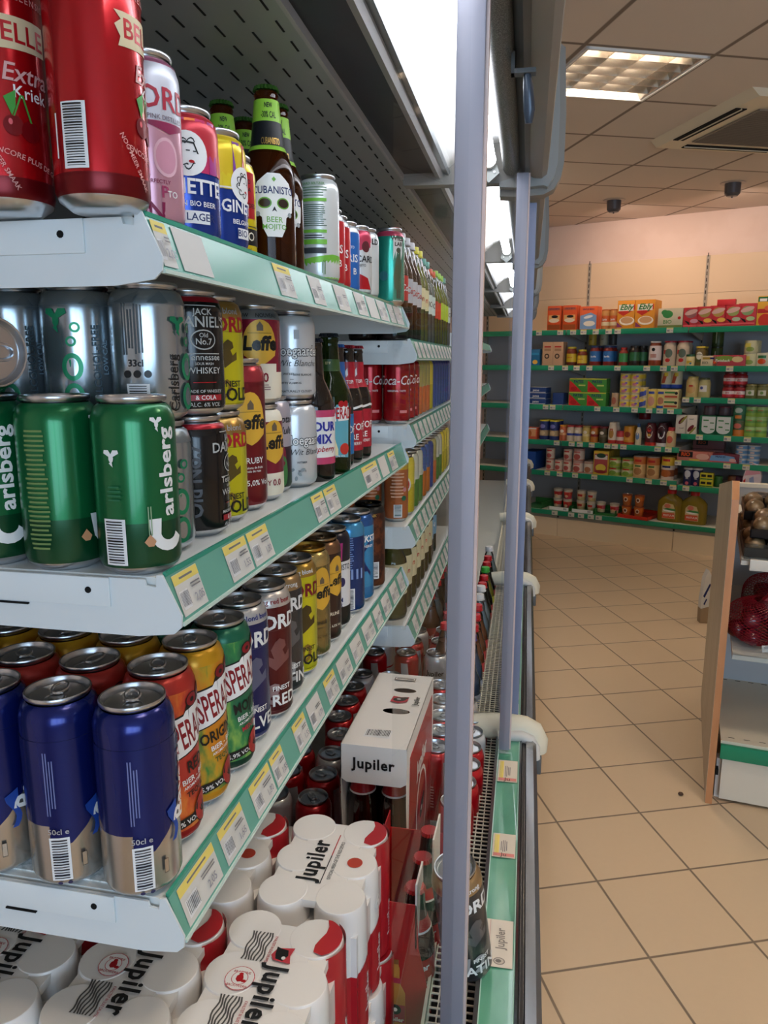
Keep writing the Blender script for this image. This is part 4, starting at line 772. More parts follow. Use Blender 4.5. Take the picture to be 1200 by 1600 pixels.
kinds['despb'] = lambda: make_bottle('tequila_beer_bottle', .215, .032, greeng, mat('#3a4048', .3, .8), items=[('p', P((-.004, .030), (.032, .026), (.034, .110), (.010, .108), (-.006, .070)), mat('#5fa7b8', .4)), ('p', P((-.006, .082), (.034, .084), (.034, .106), (-.006, .104)), W), txt('DESPERADOS', .018, .094, .017, RD, bold=.03, sx=.5), ('p', ell(.018, .109, .005), RD), ('p', ell(.027, .109, .005), RD), ('p', P((-.002, .032), (.012, .030), (.012, .040), (.006, .06), (-.002, .05)), mat('#e8dfae', .4)), ('p', ell(.024, .040, .009), mat('#c2342a', .4)), txt('Alc. 5,9% VOL', .012, .029, .003, W), txt('EST 97', -.004, .170, .004, mat('#d8c98a', .4))], labels=[(.158, .176, mat('#2d4a1e', .4))],
    prof=[(.028, 0), (.031, .004), (.032, .010), (.032, .118), (.030, .130), (.022, .148), (.0165, .16), (.0145, .195), (.0135, .20), (.0150, .203), (.0150, .208), (.0128, .209)])
kinds['erb'] = lambda: make_bottle('vodka_mix_bottle', .20, .0285, dark, mat('#2f62a8', .3, .5), items=[txt('ERISTOFF', .014, .062, .012, W, bold=.02), txt('ICE', .014, .044, .010, W, bold=.02)], labels=[(.022, .088, mat('#1f6fb0', .4)), (.128, .172, mat('#2f62a8', .35))])
kinds['err'] = lambda: make_bottle('vodka_mix_bottle', .20, .0285, dark, mat('#8c1a2c', .3, .5), items=[('p', P((-.089, .082), (-.02, .085), (.03, .096), (.089, .090), (.089, .094), (.03, .100), (-.02, .089), (-.089, .086)), W), txt('ERISTOFF', .010, .062, .012, W, bold=.02), txt('FIRE', .010, .045, .010, W, bold=.02), txt('& RED BERRY', .010, .034, .005, W), txt('ERISTOFF', .004, .138, .006, W), ('p', P((.0, .146), (.006, .150), (.004, .162), (-.004, .155)), W)], labels=[(.022, .090, mat('#a8182c', .4)), (.128, .172, mat('#a8182c', .35))])
place('mixb', -.333, 1.078, Z2, 'dark bottle with pink and white label behind the wheat beer cans')
place('mixb', -.396, 1.082, Z2, 'dark bottle in the second row behind the pink labelled one')
place('despb', -.331, 1.155, Z2, 'green glass tequila beer bottle with colourful label, tallest on the middle shelf')
for x, y, kd, lb in ((-.340, 1.225, 'erb', 'dark drink bottle with blue label, first in front'), (-.339, 1.287, 'err', 'dark drink bottle with red label, nearer of the two'), (-.338, 1.348, 'err', 'dark drink bottle with red label, last before the shelf end'), (-.398, 1.20, 'erb', 'dark drink bottle with blue neck, in the second row')):
    place(kd, x, y, Z2, lb + ' on the middle shelf' if 'shelf' not in lb else lb)

# ================================================================== SECOND CABINET: SOFT DRINKS
def petprof(h, r): return [(r*.75, 0), (r*.95, .004), (r, .015), (r*.97, h*.32), (r, h*.36), (r, h*.58), (r*.93, h*.66), (r*.60, h*.78), (.016, h*.88), (.0125, h*.91), (.0125, h-.016)]
def soda(name, h, r, capc, liq, lab, words, wc=W, lz=(.36, .58)):
    return lambda: make_bottle(name, h, r, M_pet, mat(capc, .4), petprof(h, r), items=[txt(t_, .01, h*(lz[0]+lz[1])/2, .014, wc, bold=.02, shear=.15) for t_ in words], labels=[(h*lz[0], h*lz[1], mat(lab, .4))], liquid=(mat(liq, .05, 0, 0, .35 if liq != '#1c0a06' else 0, 1.3), h*.80), crowncap=False, cat='bottle')
kinds['cola'] = soda('soda_bottle', .235, .032, '#c0141e', '#1c0a06', '#b5101c', ['Coca-Cola'])
kinds['light'] = soda('soda_bottle', .235, .032, '#c9ccd0', '#1c0a06', '#b9bcc0', ['Coca-Cola'], RD)
kinds['tonic'] = soda('soda_bottle', .225, .032, '#3f9a8c', '#b8c4b8', '#c8d6cc', ['TONIC'], K)
kinds['lemon'] = soda('soda_bottle', .235, .032, '#d8cf2a', '#b8c06a', '#d8cfa0', ['lemon'], RD)
kinds['sprite'] = soda('soda_bottle', .215, .032, '#d2502a', '#a8b03a', '#c8402a', ['ice'], W)
kinds['limeb'] = soda('soda_bottle', .225, .032, '#8ac03a', '#b5bf3a', '#b0c83a', ['tea'], K)
kinds['purple'] = soda('water_bottle', .25, .033, '#4a3a9a', '#8a9ab8', '#9aa8c0', ['eau'], BL, (.40, .52))
kinds['water'] = soda('water_bottle', .25, .033, '#e8e8e8', '#c8d2d6', '#d8e0dc', ['eau'], mat('#4a8a4a', .5), (.30, .40))
kinds['redcap'] = soda('soda_bottle', .245, .033, '#c8202a', '#c87a4a', '#c03a3a', ['juice'])
kinds['greenb'] = soda('soda_bottle', .24, .033, '#3faa3a', '#c8b43a', '#b8b83a', ['juice'], K)
kinds['iced'] = soda('iced_tea_bottle', .215, .036, '#c6cc2a', '#8a7a3a', '#d8d0a8', ['Lipton'], RD, (.28, .62))
kinds['calb'] = soda('water_bottle', .20, .030, '#d8dce0', '#4a6a5a', '#7aa8c8', ['SAN'], W, (.30, .60))
def at2(lx, y, z): p = sh(lx, y); return p.x, p.y, z
zT, zA, zB, zC = [q[0] for q in S2]
seqT = ['cola', 'light', 'light', 'light', 'lemon', 'lemon', 'tonic', 'tonic', 'sprite', 'sprite', 'limeb', 'limeb', 'limeb', 'tonic']
nmT = {'cola': 'dark cola bottle with red label', 'light': 'cola bottle with pale label and red script', 'lemon': 'clear soda bottle with yellow cap', 'tonic': 'tonic bottle with teal cap', 'sprite': 'yellow green soda bottle with red label and cap', 'limeb': 'lime yellow tea bottle'}
cnt = {}
def nth(k): cnt[k] = cnt.get(k, 0) + 1; return ['first', 'second', 'third', 'fourth', 'fifth', 'sixth', 'seventh', 'eighth', 'ninth', 'tenth', 'eleventh', 'twelfth'][cnt[k]-1]
for k, kd in enumerate(seqT):
    x, y, z = at2(-.327, 1.685 + k*.071, zT); place(kd, x, y, z, '%s, %s along the glazed top shelf' % (nmT[kd], nth('T'+kd)))
    x, y, z = at2(-.395, 1.685 + k*.071, zT)
    if k < 7: place(kd, x, y, z, '%s, %s in that shelf back row' % (nmT[kd], nth('U'+kd)))
for q in range(3):
    x, y, z = at2(-.320 - .063*q, 1.69, zA); place('coca', x, y, z, 'slim red cola can with white script, %s from the shelf edge' % ('first', 'second', 'third')[q])
fr = {'or': ('#d0703a', 'orange and cream juice can'), 'gr': ('#5a8a3a', 'green soft drink can'), 'ora': ('#c8742a', 'orange soft drink can with red ring'), 'bl': ('#3a4f9a', 'blue soft drink can'), 'ye': ('#c9b82a', 'yellow soft drink can')}
for kk, (cc, nm) in fr.items():
    kinds['f'+kk] = lambda cc=cc: make_can('soft_drink_can', .145, .029, mat(cc, .3, .3, .3), [(.008, mat(cc, .3, .3, .3)), (.075, mat({'#d0703a': '#b8b06a', '#5a8a3a': '#d8dccc', '#c8742a': '#4a6ab0', '#3a4f9a': '#3a4f9a', '#c9b82a': '#e8d84a'}[cc], .3, .3, .3)), (.138, M_alu)], [('p', ell(.008, .075, .014, .018), mat('#e8e4dc', .4)), ('p', ell(.008, .075, .010, .013), mat('#c0342a', .4)), ('p', ell(.006, .035, .010), mat('#e0a03a', .4))])
for k, kd in enumerate(['coca', 'coca', 'for', 'for', 'for', 'fye', 'fbl', 'fbl', 'fbl', 'fbl', 'fbl', 'fbl', 'fbl']):
    x, y, z = at2(-.320, 1.77 + k*.07, zA); place(kd, x, y, z, '%s, %s in the row after the cola cans' % (fr[kd[1:]][1] if kd != 'coca' else 'slim red cola can', nth('A'+kd)))
kinds['otea'] = lambda: make_can('iced_tea_can', .168, .0275, mat('#b8683a', .3, .3, .3), [(.008, mat('#b8683a', .3, .3, .3)), (.120, mat('#c9b03a', .3, .3)), (.160, M_alu)], lines(.002, .085, .034, .06, 8, mat('#e0b090', .5), 2) + bars(.004, .026, .018, .028, mat('#2a5a5a', .4), 1, 10) + [('p', ell(.018, .055, .006), mat('#1f6a4a', .4)), ('p', ell(.020, .075, .005), mat('#cc8888', .4))])
for q in range(3):
    x, y, z = at2(-.322 - .062*q, 1.70, zB); place('otea', x, y, z, 'tall orange iced tea can with barcode, %s from the shelf edge' % ('first', 'second', 'third')[q])
for k, kd in enumerate(['fye', 'fgr', 'fgr', 'fora', 'fora', 'fbl', 'for', 'fgr', 'fgr', 'fye', 'fye', 'fye']):
    x, y, z = at2(-.320, 1.775 + k*.075, zB); place(kd, x, y, z, '%s, %s in the row behind the tall orange can' % (fr[kd[1:]][1], nth('B'+kd)))
for k in range(9):
    kd = 'iced' if k < 7 else 'calb'
    x, y, z = at2(-.330, 1.69 + k*.080, zC); place(kd, x, y, z, ('iced tea bottle with yellow cap, %s in the row' if kd == 'iced' else 'small green water bottle with blue label, %s in the row') % nth('C'+kd))
for k in range(5):
    x, y, z = at2(-.41, 1.69 + k*.080, zC); place('iced', x, y, z, 'iced tea bottle with yellow cap, %s in the back row' % nth('D'))
# bottles standing in the well of the second and third cabinets
FL = H - .9445
grid = {0: ['purple', 'purple', 'redcap', 'redcap', 'redcap', 'water', 'water', 'cola', 'cola', 'greenb', 'cola', 'cola', 'water'], 1: [None, None, 'redcap', 'redcap', 'redcap', 'water', 'cola', 'cola', 'greenb', 'greenb', 'cola', 'cola', 'water'], 2: [None, None, None, None, None, 'redcap', 'water', 'cola', 'cola', 'cola', 'greenb', 'cola', 'cola']}
nmW = {'purple': 'clear water bottle with purple cap', 'redcap': 'soft drink bottle with red cap', 'water': 'clear water bottle with white cap', 'cola': 'dark cola bottle with red cap', 'greenb': 'yellow juice bottle with green cap'}
for q, seq in grid.items():
    for k, kd in enumerate(seq):
        if not kd: continue
        x, y, z = at2(-.156 - .075*q, 1.80 + k*.088, FL); place(kd, x, y, z, '%s in the well, %s in the %s column' % (nmW[kd], nth('W%d%s' % (q, kd)), ('aisle side', 'middle', 'shelf side')[q]))

# ================================================================== FIRST CABINET WELL
wn_ = 0
RED = [(-.132, 1.575, 'far'), (-.131, 1.508, ''), (-.129, 1.441, ''), (-.125, 1.374, ''), (-.127, 1.307, ''), (-.131, 1.240, 'near')]
for k, (x, y, _) in enumerate(RED):
    place('silvlid' if k in (1,) else 'jupcan', x, y, FL, 'red and silver half litre beer can by the air grille, %s from the far end' % ('first', 'second', 'third', 'fourth', 'fifth', 'sixth')[k], turn=random.uniform(-1, 1))
for k, (x, y) in enumerate([(-.193, 1.50), (-.200, 1.572), (-.212, 1.655), (-.225, 1.735), (-.193, 1.43), (-.160, 1.66)]):
    place('silvlid' if k in (2, 5) else 'jupcan', x, y, FL, 'beer can with bright lid beside the bottle carrier, %s of the column' % ('nearest but one', 'second', 'third', 'farthest', 'nearest', 'outermost')[k], turn=random.uniform(-1, 1))
for i, x in enumerate((-.265, -.345, -.430)):
    for j, y in enumerate((1.94, 2.03, 2.12)):
        place('jupcan' if (i + j) % 3 else 'silvlid', x, y - .015*i, FL, 'beer can standing behind the bottle carrier, %s row, %s' % (('front', 'middle', 'back')[j], ('right', 'centre', 'left')[i]), turn=random.uniform(-1, 1))
for k, (x, y) in enumerate([(-.43, 1.76), (-.432, 1.68), (-.427, 1.60), (-.423, 1.52), (-.356, 1.76), (-.36, 1.52), (-.36, 1.60), (-.40, 1.44), (-.395, 1.36), (-.39, 1.28), (-.465, 1.36), (-.462, 1.28), (-.46, 1.20), (-.385, 1.20)]):
    place('jupcan' if k % 4 else 'silvlid', x, y, FL, 'red beer can in the shade under the lowest shelf', 'red beer cans left of the bottle carrier', turn=random.uniform(-1, 1))
# ---- shrink wrapped packs of six
WP = mat('#f1ede9', .32, 0, .5); WPt = mat('#f4f1ec', .4, 0, .25); BLK = mat('#161616', .45); RDW = mat('#b8202a', .35, 0, .4)
def pack(variant):
    r = empty('six_pack'); r['category'] = 'pack of cans'; h = .166; px, py = .069, .0618
    for i in (-1, 1):
        for j in (-1, 0, 1):
            a = MB(); cx, cy = i*px/2, j*py
            bands = [(.0270, 0), (.0309, .006), (.0309, .085, WP), (.0309, h-.016), (.0300, h-.008), (.0290, h-.0025), (.0282, h-.0004), (.0276, h)]
            bands = [(b[0], b[1], RDW if b[1] < .085 else WP) for b in bands]; bands[-2] = (bands[-2][0], bands[-2][1], WPt)
            a.lathe(bands, WP, 30, (cx, cy)); a.build('wrapped_can', r, 30)
    a = MB(); X, Y = px/2 + .025, py + .025
    a.box(-X, X, -Y, Y, .004, .085, RDW); a.box(-X, X, -Y, Y, .0852, h-.030, WP)
    a.box(-px/2, px/2, -py-.012, py+.012, h-.010, h-.0006, WPt)
    a.box(-px/2-.020, px/2+.020, -py, py, h-.012, h-.0022, WPt)
    top = []
    if variant == 'crest':
        top = lines(-.022, .040, .020, .046, 1, WPt) + [('p', rc(0, 0, .0001, .0001), WPt)]
        for yy in (.036, -.050): 
            for k in range(7): top.append(('p', [(-.034 + k*.0035 + .0012*math.sin(q*1.3 + k), yy - .018 + q*.005) for q in range(9)] + [(-.0322 + k*.0035 + .0012*math.sin(q*1.3 + k), yy - .018 + q*.005) for q in range(8, -1, -1)], mat('#55524e', .5)))
            top.append(txt('KWALITEIT IN ELKE DRUPPEL', -.0068, yy, .0032, RD, rot=-90, sx=.62))
        ring = ell(-.024, -.007, .0150, .0150, 26); top += [('p', ring, mat('#c8545a', .5)), ('p', ell(-.024, -.007, .0143), WPt), txt('BRASSERIE', -.024, .0005, .0028, RD, rot=0), txt('BROUWERIJ', -.024, -.0165, .0028, RD, rot=0), ('p', ell(-.024, -.007, .0085), mat('#c8545a', .5)), ('p', ell(-.024, -.007, .0078), WPt), ('p', ell(-.024, -.007, .004, .005, 7), RD), ('p', ell(-.024, -.002, .0025, .002, 6), RD), ('p', ell(-.019, -.010, .003, .002, 6), RD)]
        top += [('p', P((-.004, .028), (.0, .038), (.018, .041), (.016, .030), (.019, .020), (.0, .022)), mat('#c03a44', .4)), ('p', P((-.001, .040), (.004, .038), (.012, .037), (.014, .030), (.010, .022), (.002, .024), (-.0, .030)), K), ('p', ell(.010, .026, .0022), W),
                txt('Jupiler', .008, -.024, .0225, BLK, rot=-90, bold=.04, sx=.84, space=1.12)]
        top += [('p', [(.0345 + .0278*math.cos(rad(t)), .0618 + .0278*math.sin(rad(t))) for t in range(-62, 78, 10)] + [(.0345 + .006 + .004*math.sin(q*1.1), .0618 + .026 - q*.0095) for q in range(0, 6)], RDW)]
    else:
        top = [txt('Jupiler', -.014, -.004, .0225, BLK, rot=90, bold=.04, sx=.84, space=1.12), ('p', P((.004, -.045), (.0052, -.045), (.0052, .008), (.004, .008)), BLK), ('p', P((.004, .008), (.0052, .008), (.0052, .050), (.004, .050)), RD), txt('OFFICIAL BEER OF THE RED DEVILS', .0125, .0, .0046, mat('#6a6a68', .5), rot=90, sx=.72),
               ('p', ell(.036, .0, .0095), mat('#b8402e', .4)), ('p', [(.0345 + .0278*math.cos(rad(t)), .0618 + .0278*math.sin(rad(t))) for t in range(-62, 78, 10)] + [(.0345 + .006 + .004*math.sin(q*1.1), .0618 + .026 - q*.0095) for q in range(0, 6)], RDW)]
    a.label(top, lambda u, v, off: Vector((u, v, h + off)), off0=.0004, doff=.00005); a.build('film_wrap', r, 30)
    a = MB()
    for j, sg in ((-1, 1), (0, 1), (1, 1)):     # printing down the aisle side
        it = [('p', P((-.018, .001), (.018, .001), (.018, .085), (.006, .092), (.0, .096), (-.018, .086)), RDW)]
        if j == 1: it = [('p', P((-.040, .001), (.030, .001), (.030, .1655), (-.030, .1655), (-.034, .13), (-.026, .10)), RDW)]
        if j == 0: it += [txt('6x', .0, .122, .018, W, bold=.03)]
        it += [txt('Jupiler', .0, .050, .014, W, rot=90, bold=.03)]
        rr = .0312; th = PI/2
        def mp(u, v, off, j=j): t = u/rr; return (px/2 + (rr+off)*math.cos(t), j*py + (rr+off)*math.sin(t), v)
        a.label(it, mp, step=rr*.2, off0=.0005, doff=.0001)
    a.build('side_print', r, 50); return r
PT = H - .603 - .166
pk1 = pack('crest'); pk2 = pack('official')
dup(pk1, (-.2515, .616, PT), 0, 'white six pack with bull crest and round red seal, nearest along the aisle side')
dup(pk2, (-.243, .806, PT), 0, 'white six pack printed with thin grey motto and red dot, beside bottle carrier')
dup(pk1, (-.384, .606, PT), 0, 'white six pack half under the bottom shelf, left of the nearest one')
dup(pk2, (-.378, .796, PT), 0, 'white six pack with red dot, shaded behind the lowest shelf strip')
dup(pk1, (-.520, .60, PT), 0, 'white six pack deepest under the shelf at the left picture edge')
dup(pk2, (-.515, .79, PT), 0, 'white six pack in the dark behind, deepest under the shelf')
for k, (x, y) in enumerate([(-.243, .612), (-.236, .804), (-.380, .60), (-.374, .795), (-.516, .598), (-.511, .788)]): dup(pk2 if k % 2 else pk1, (x, y, PT - .170), 0, ('white six pack in the bottom layer, %s' % ('beneath the nearest crest pack', 'beneath the motto pack beside the red carton', 'under the left crest pack', 'under the shaded dot pack', 'front one farthest from the aisle', 'rear one farthest from the aisle')[k]))

# ---- bottle carriers
RC = mat('#b01018', .35, 0, .3); CW = mat('#f3efe9', .45)
def emblem(x, y, s): return [('p', P((x-s, y-s*.7), (x-s*.9, y+s*.8), (x, y+s*.6), (x+s, y+s*.8), (x+s*.95, y-s*.5), (x, y-s)), mat('#c03040', .4)), ('p', ell(x, y, s*.8, s*.55, 10, .3), K), ('p', ell(x+s*.6, y+s*.4, s*.35, s*.3, 8), K), ('p', ell(x-.1*s, y, s*.25, s*.15), W)]
jb = mat('#170a06', .07, 0, .5)
def carrier_bottle(cx, cy, z, h=.285, r=.0285):
    root = empty('beer_bottle', (cx, cy, z)); pr = [(r*.9, 0), (r, .006), (r, h*.60), (r*.97, h*.67), (r*.86, h*.74), (r*.62, h*.81), (.0145, h*.89), (.013, h-.006)]
    a = MB(); a.lathe(pr, jb, 24); a.build('glass_body', root, 60); f = prof_fn(pr)
    a = MB(); a.lathe([(f(v)+.0004, v) for v in (.060, .150)], RC, 24, capb=False, capt=False)
    a.wrap([txt('Jupiler', .008, .138, .010, W, bold=.04)] + lines(.010, .100, .028, .045, 9, mat('#d99a98', .5)) + [txt('33cl', -.016, .115, .006, W), ('p', rc(.010, .097, .026, .006), W)], r, lambda v: r+.0004); a.build('label', root, 60)
    a = MB(); a.lathe([(f(v)+.0004, v) for v in (h*.76, h*.78, h*.80, h*.83)], RC, 24, capb=False, capt=False); a.lathe([(f(v)+.0008, v) for v in (h*.76, h*.77)], W, 24, capb=False, capt=False); a.build('neck_label', root, 60)
    a = MB(); crown(a, h, .0145, RC); a.build('cap', root)
    tag(root, None, 'bottle'); return root
cx0, cx1, cy0, cy1, cz0, cz1 = -.312, -.200, 1.125, 1.425, H-.9445, H-.622
r = empty('bottle_carrier', ((cx0+cx1)/2, cy0, cz0)); tag(r, 'tall white and red cardboard carrier holding beer bottles, handle holes on top', 'bottle carrier')
X = (cx1-cx0)/2; D_ = cy1-cy0; Ht = cz1-cz0; tz = .085
def slab_hole(a, m, x0, x1, y0, y1, z, th, holes):
    """flat top with oval handle holes, built as a grid of strips round the ovals"""
    b = bmesh.new(); vs = [b.verts.new(p) for p in ((x0, y0, z), (x1, y0, z), (x1, y1, z), (x0, y1, z))]; es = [b.edges.new((vs[k], vs[(k+1) % 4])) for k in range(4)]
    for (hx, hy, rx, ry) in holes:
        hv = [b.verts.new((x, y, z)) for x, y in ell(hx, hy, rx, ry, 18)]; es += [b.edges.new((hv[k], hv[(k+1) % 18])) for k in range(18)]
    bmesh.ops.triangle_fill(b, edges=es, use_beauty=True, use_dissolve=False)
    i = a.mi(m); mp = {v: a.bm.verts.new(v.co) for v in b.verts}
    for f in b.faces: ff = a.bm.faces.new([mp[v] for v in f.verts]); ff.material_index = i
    b.free()
a = MB(); slab_hole(a, CW, -X, X, 0, D_, Ht, .001, [(.012, .135, .025, .011), (.012, .225, .022, .010)])
a.poly([(-X, 0, Ht), (-X, 0, Ht-.062), (-X+.01, -.001, Ht-.068), (X-.01, -.001, Ht-.068), (X, 0, Ht-.062), (X, 0, Ht)], CW)
a.poly([(-X, D_, Ht), (X, D_, Ht), (X, D_, Ht-.062), (-X, D_, Ht-.062)], CW)
a.flat([txt('Jupiler', 0, 0, .0185, K, bold=.04, sx=.95, space=1.1)], (0, -.0012, Ht-.032), (1, 0, 0), (0, 0, 1), (0, -1, 0))
a.flat(bars(-.002, .045, .042, .026, K, 0, 16) + emblem(.010, .180, .016) + [txt('Jupiler', .042, .178, .010, K, rot=90, bold=.04)] + [('p', rc(.004, .272, .042, .012), mat('#77726c', .5)), ('p', rc(.004, .272, .038, .009), CW), ('p', rc(.004, .272, .034, .004), mat('#77726c', .5))], (0, 0, Ht), (1, 0, 0), (0, 1, 0), (0, 0, 1)); a.build('top_flap', r)
a = MB()
for sg in (-1, 1):
    a.prism([(0, Ht), (0, Ht-.10), (.01, tz+.03), (.01, 0), (D_, 0), (D_, Ht)], 'x', sg*X, sg*(X-.001), CW)
    a.prism([(.03, Ht-.03), (.02, tz+.04), (.012, 0), (D_-.01, 0), (D_-.02, Ht-.03)], 'x', sg*X, sg*(X+.0008), RC)
    a.flat([('p', ell(.15, .13, .06, .08), CW), ('p', ell(.15, .13, .052, .072), RC), txt('Jupiler', .15, .23, .03, CW, bold=.05)] + emblem(.15, .13, .03), (sg*(X+.0010), 0 if sg > 0 else D_, 0), (0, sg, 0), (0, 0, 1), (sg, 0, 0))
a.build('side_panel', r)
a = MB(); a.box(-X, X, .004, .006, 0, tz, RC); a.box(-X, X, D_-.006, D_-.004, 0, tz, RC); a.box(-X, X, .004, D_-.004, 0, .002, RC)
a.flat([txt('Alc. 5,2% Vol', .020, .075, .0075, W), txt('Pils Bier Biere', .02, .067, .004, W)] + bars(.022, .050, .040, .024, K, 0, 16), (0, .004, 0), (1, 0, 0), (0, 0, 1), (0, -1, 0)); a.build('tray', r)
k = 0
for i in (-1, 1):
    for j in range(4):
        b = carrier_bottle((cx0+cx1)/2 + i*.0285, cy0 + .042 + j*.066, cz0+.004); b['group'] = 'beer bottles in the tall carrier'
        b['label'] = 'dark beer bottle with red label standing in the tall white and red carrier'; k += 1
# second carrier, lower and nearer, red end panel with a printed bottle
ex0, ex1, ey0, ey1 = -.218, -.122, .868, 1.075
r = empty('bottle_carrier', ((ex0+ex1)/2, ey0, H-.9445)); tag(r, 'red cardboard carrier with printed beer bottle on its end, beside the six packs', 'bottle carrier')
X = (ex1-ex0)/2; D_ = ey1-ey0; Ht = .245
a = MB(); a.prism([(-X, 0), (X+.008, 0), (X+.004, .08), (X-.006, .14), (X-.015, .18), (X-.018, Ht), (-X, Ht)], 'y', .0, .0015, RC)
bt = [(-.0065, .105), (-.0065, .135), (-.005, .140), (-.005, .152), (.005, .152), (.005, .140), (.0065, .135), (.0065, .105), (.015, .085), (.016, .01), (-.016, .01), (-.015, .085)]
gold = mat('#c98a3a', .35)
a.flat([('p', [(x*.9-.012, y*.75) for x, y in bt], gold), ('p', [(x-.012, y) for x, y in rc(0, .030, .027, .028)], mat('#b83048', .4)), ('p', ell(-.012, .036, .008), K), ('p', ell(-.012, .036, .003), W), txt('Jupiler', -.012, .0205, .0065, W, bold=.04), ('p', rc(-.012, .082, .015, .008), mat('#b83048', .4)), ('p', rc(-.012, .111, .009, .007), mat('#8a5a2a', .4)), ('p', rc(-.017, .055, .002, .02), mat('#f0d8a0', .4))], (.014, 0, .045), (1, 0, 0), (0, 0, 1), (0, -1, 0))
a.build('end_panel', r)
a = MB(); a.box(-X, X-.004, D_-.0015, D_, 0, Ht-.03, RC); a.box(-X, -X+.0015, .0015, D_-.0015, 0, Ht, RC); a.box(-X, X-.004, .0015, D_, 0, .002, RC); a.build('back_panel', r)
a = MB(); a.box(X-.008, X-.006, .0, D_, 0, .06, RC); a.prism([(.0, Ht+.03), (.05, Ht+.03), (.05, .20), (.0, .18)], 'x', X-.020, X-.0175, CW); a.prism([(.085, Ht+.04), (.15, Ht+.04), (.15, .21), (.085, .21)], 'x', X-.010, X-.0075, CW); a.build('side_flap', r)
for j in range(3):
    for i in (-1,):
        b = carrier_bottle((ex0+ex1)/2 + .022, ey0 + .036 + j*.064, H-.9425, .245, .028); b['group'] = 'beer bottles in the red carrier'; b['label'] = 'dark beer bottle standing in the low red carrier with printed end panel'
# white topped carton between packs and tall carrier
r = empty('beer_carton', (-.375, 1.035, H-.9445)); tag(r, 'white topped cardboard beer carton left of the bottle carrier, small grey stamp', 'carton')
a = MB(); a.box(-.055, .055, -.065, .075, 0, .165, RC, .002); a.box(-.055, .055, -.065, .075, .165, .168, CW, .001); a.flat([('p', rc(.02, .02, .035, .012), mat('#77726c', .5)), ('p', rc(.02, .02, .032, .009), CW), ('p', rc(.02, .02, .028, .004), mat('#77726c', .5))], (0, 0, .168), (1, 0, 0), (0, 1, 0), (0, 0, 1)); a.build('box', r)
# ---- the leaning can
top = Vector((-.092, .872, H-.632)); bot = Vector((-.073, .900, H-.805)); zc = (top-bot).normalized(); dc = (Vector((0, 0, H)) - bot); yc = -(dc - zc*dc.dot(zc)).normalized(); xc = yc.cross(zc)
rt = Matrix((xc, yc, zc)).transposed().to_euler()
place('gordplat', bot.x, bot.y, bot.z, 'charcoal strong beer can leaning askew on the air grille behind the door post', rot=rt)

# ================================================================== WALL SHELVING
M_gond = mat('#aab0b6', .5); M_gcream = mat('#e3cfae', .5); M_gshelf = mat('#d8d3c4', .45); M_gstrip = mat('#1f8a66', .35)
def gond(u0, u1, label, shelves, first):
    o = gw(u0, 0); r = empty('shelving_bay', o, WA); tag(r, label, 'shelving bay'); L = u1 - u0
    a = MB(); a.box(0, L, .54, .56, .2, H+.255, M_gond); a.build('back_panel', r)
    a = MB(); a.box(.002, L-.002, .54, .56, H+.257, H+.56, M_gcream); a.box(.002, L-.002, .54, .56, H+.562, H+.86, M_gcream); a.build('upper_panel', r)
    for x in (0.,):
        a = MB(); a.box(x-.012, x+.012, .53, .545, .05, H+.86, M_gond if False else mat('#a9a294', .5))
        for k in range(int((H+.8)/.05)): a.box(x-.003, x+.003, .528, .531, .1+k*.05, .13+k*.05, M_slot)
        a.build('upright', r)
    a = MB(); a.box(0, L, .0, .55, .215, .235, M_gshelf); a.build('base_shelf', r)
    a = MB(); a.box(0, L, -.012, -.002, .195, .235, M_gstrip, .001); s = a.build('base_price_strip', r)
    a = MB(); a.box(.002, L-.002, .008, .02, 0, .165, M_gcream); a.box(.002, L-.002, .004, .02, .165, .195, mat('#8f8c80', .5)); a.tube([(.004, .003, .18), (.004, .006, .18)], .008, M_slot, 10); a.build('kick_plate', r)
    for z in shelves:
        a = MB(); a.box(.004, L-.004, .02, .53, z-.025, z, M_gshelf); a.box(.004, L-.004, .008, .02, z-.042, z+.002, M_gstrip, .001)
        for x in (.002, L-.006): a.prism([(.03, z-.025), (.53, z-.025), (.53, z-.09), (.48, z-.09)], 'x', x, x+.003, M_gshelf)
        a.build('shelf', r)
    return r
SL = [H+.262, H-.037, H-.378, H-.690, H-.965]; SR = [H+.262, H-.037, H-.283, H-.575, H-.790, H-.995]
gb = [gond(-2.0, -1.0, 'leftmost wall shelving bay, mostly hidden behind the cabinets', SL, True), gond(-1.0, 0, 'wall shelving bay full of jars, tins and boxes on green edged shelves', SL, False), gond(0, 1.0, 'right wall shelving bay with soup boxes, jars and tins, above the oil jugs', SR, False), gond(1.0, 2.0, 'wall shelving bay beyond the right edge of the picture', SR, False)]
def gu(px):                                       # position along the shelves of something seen in that column
    k = math.tan(math.atan((px-600)/1190*math.cos(rad(11.2))) - 0) ; t = math.atan((px-600)/1190/1.0196) - rad(11.95); k = math.tan(t)
    c, s = math.cos(WA), math.sin(WA); return (k*6.51-1.066)/(c-k*s)
PXM = 1/1190*6.85
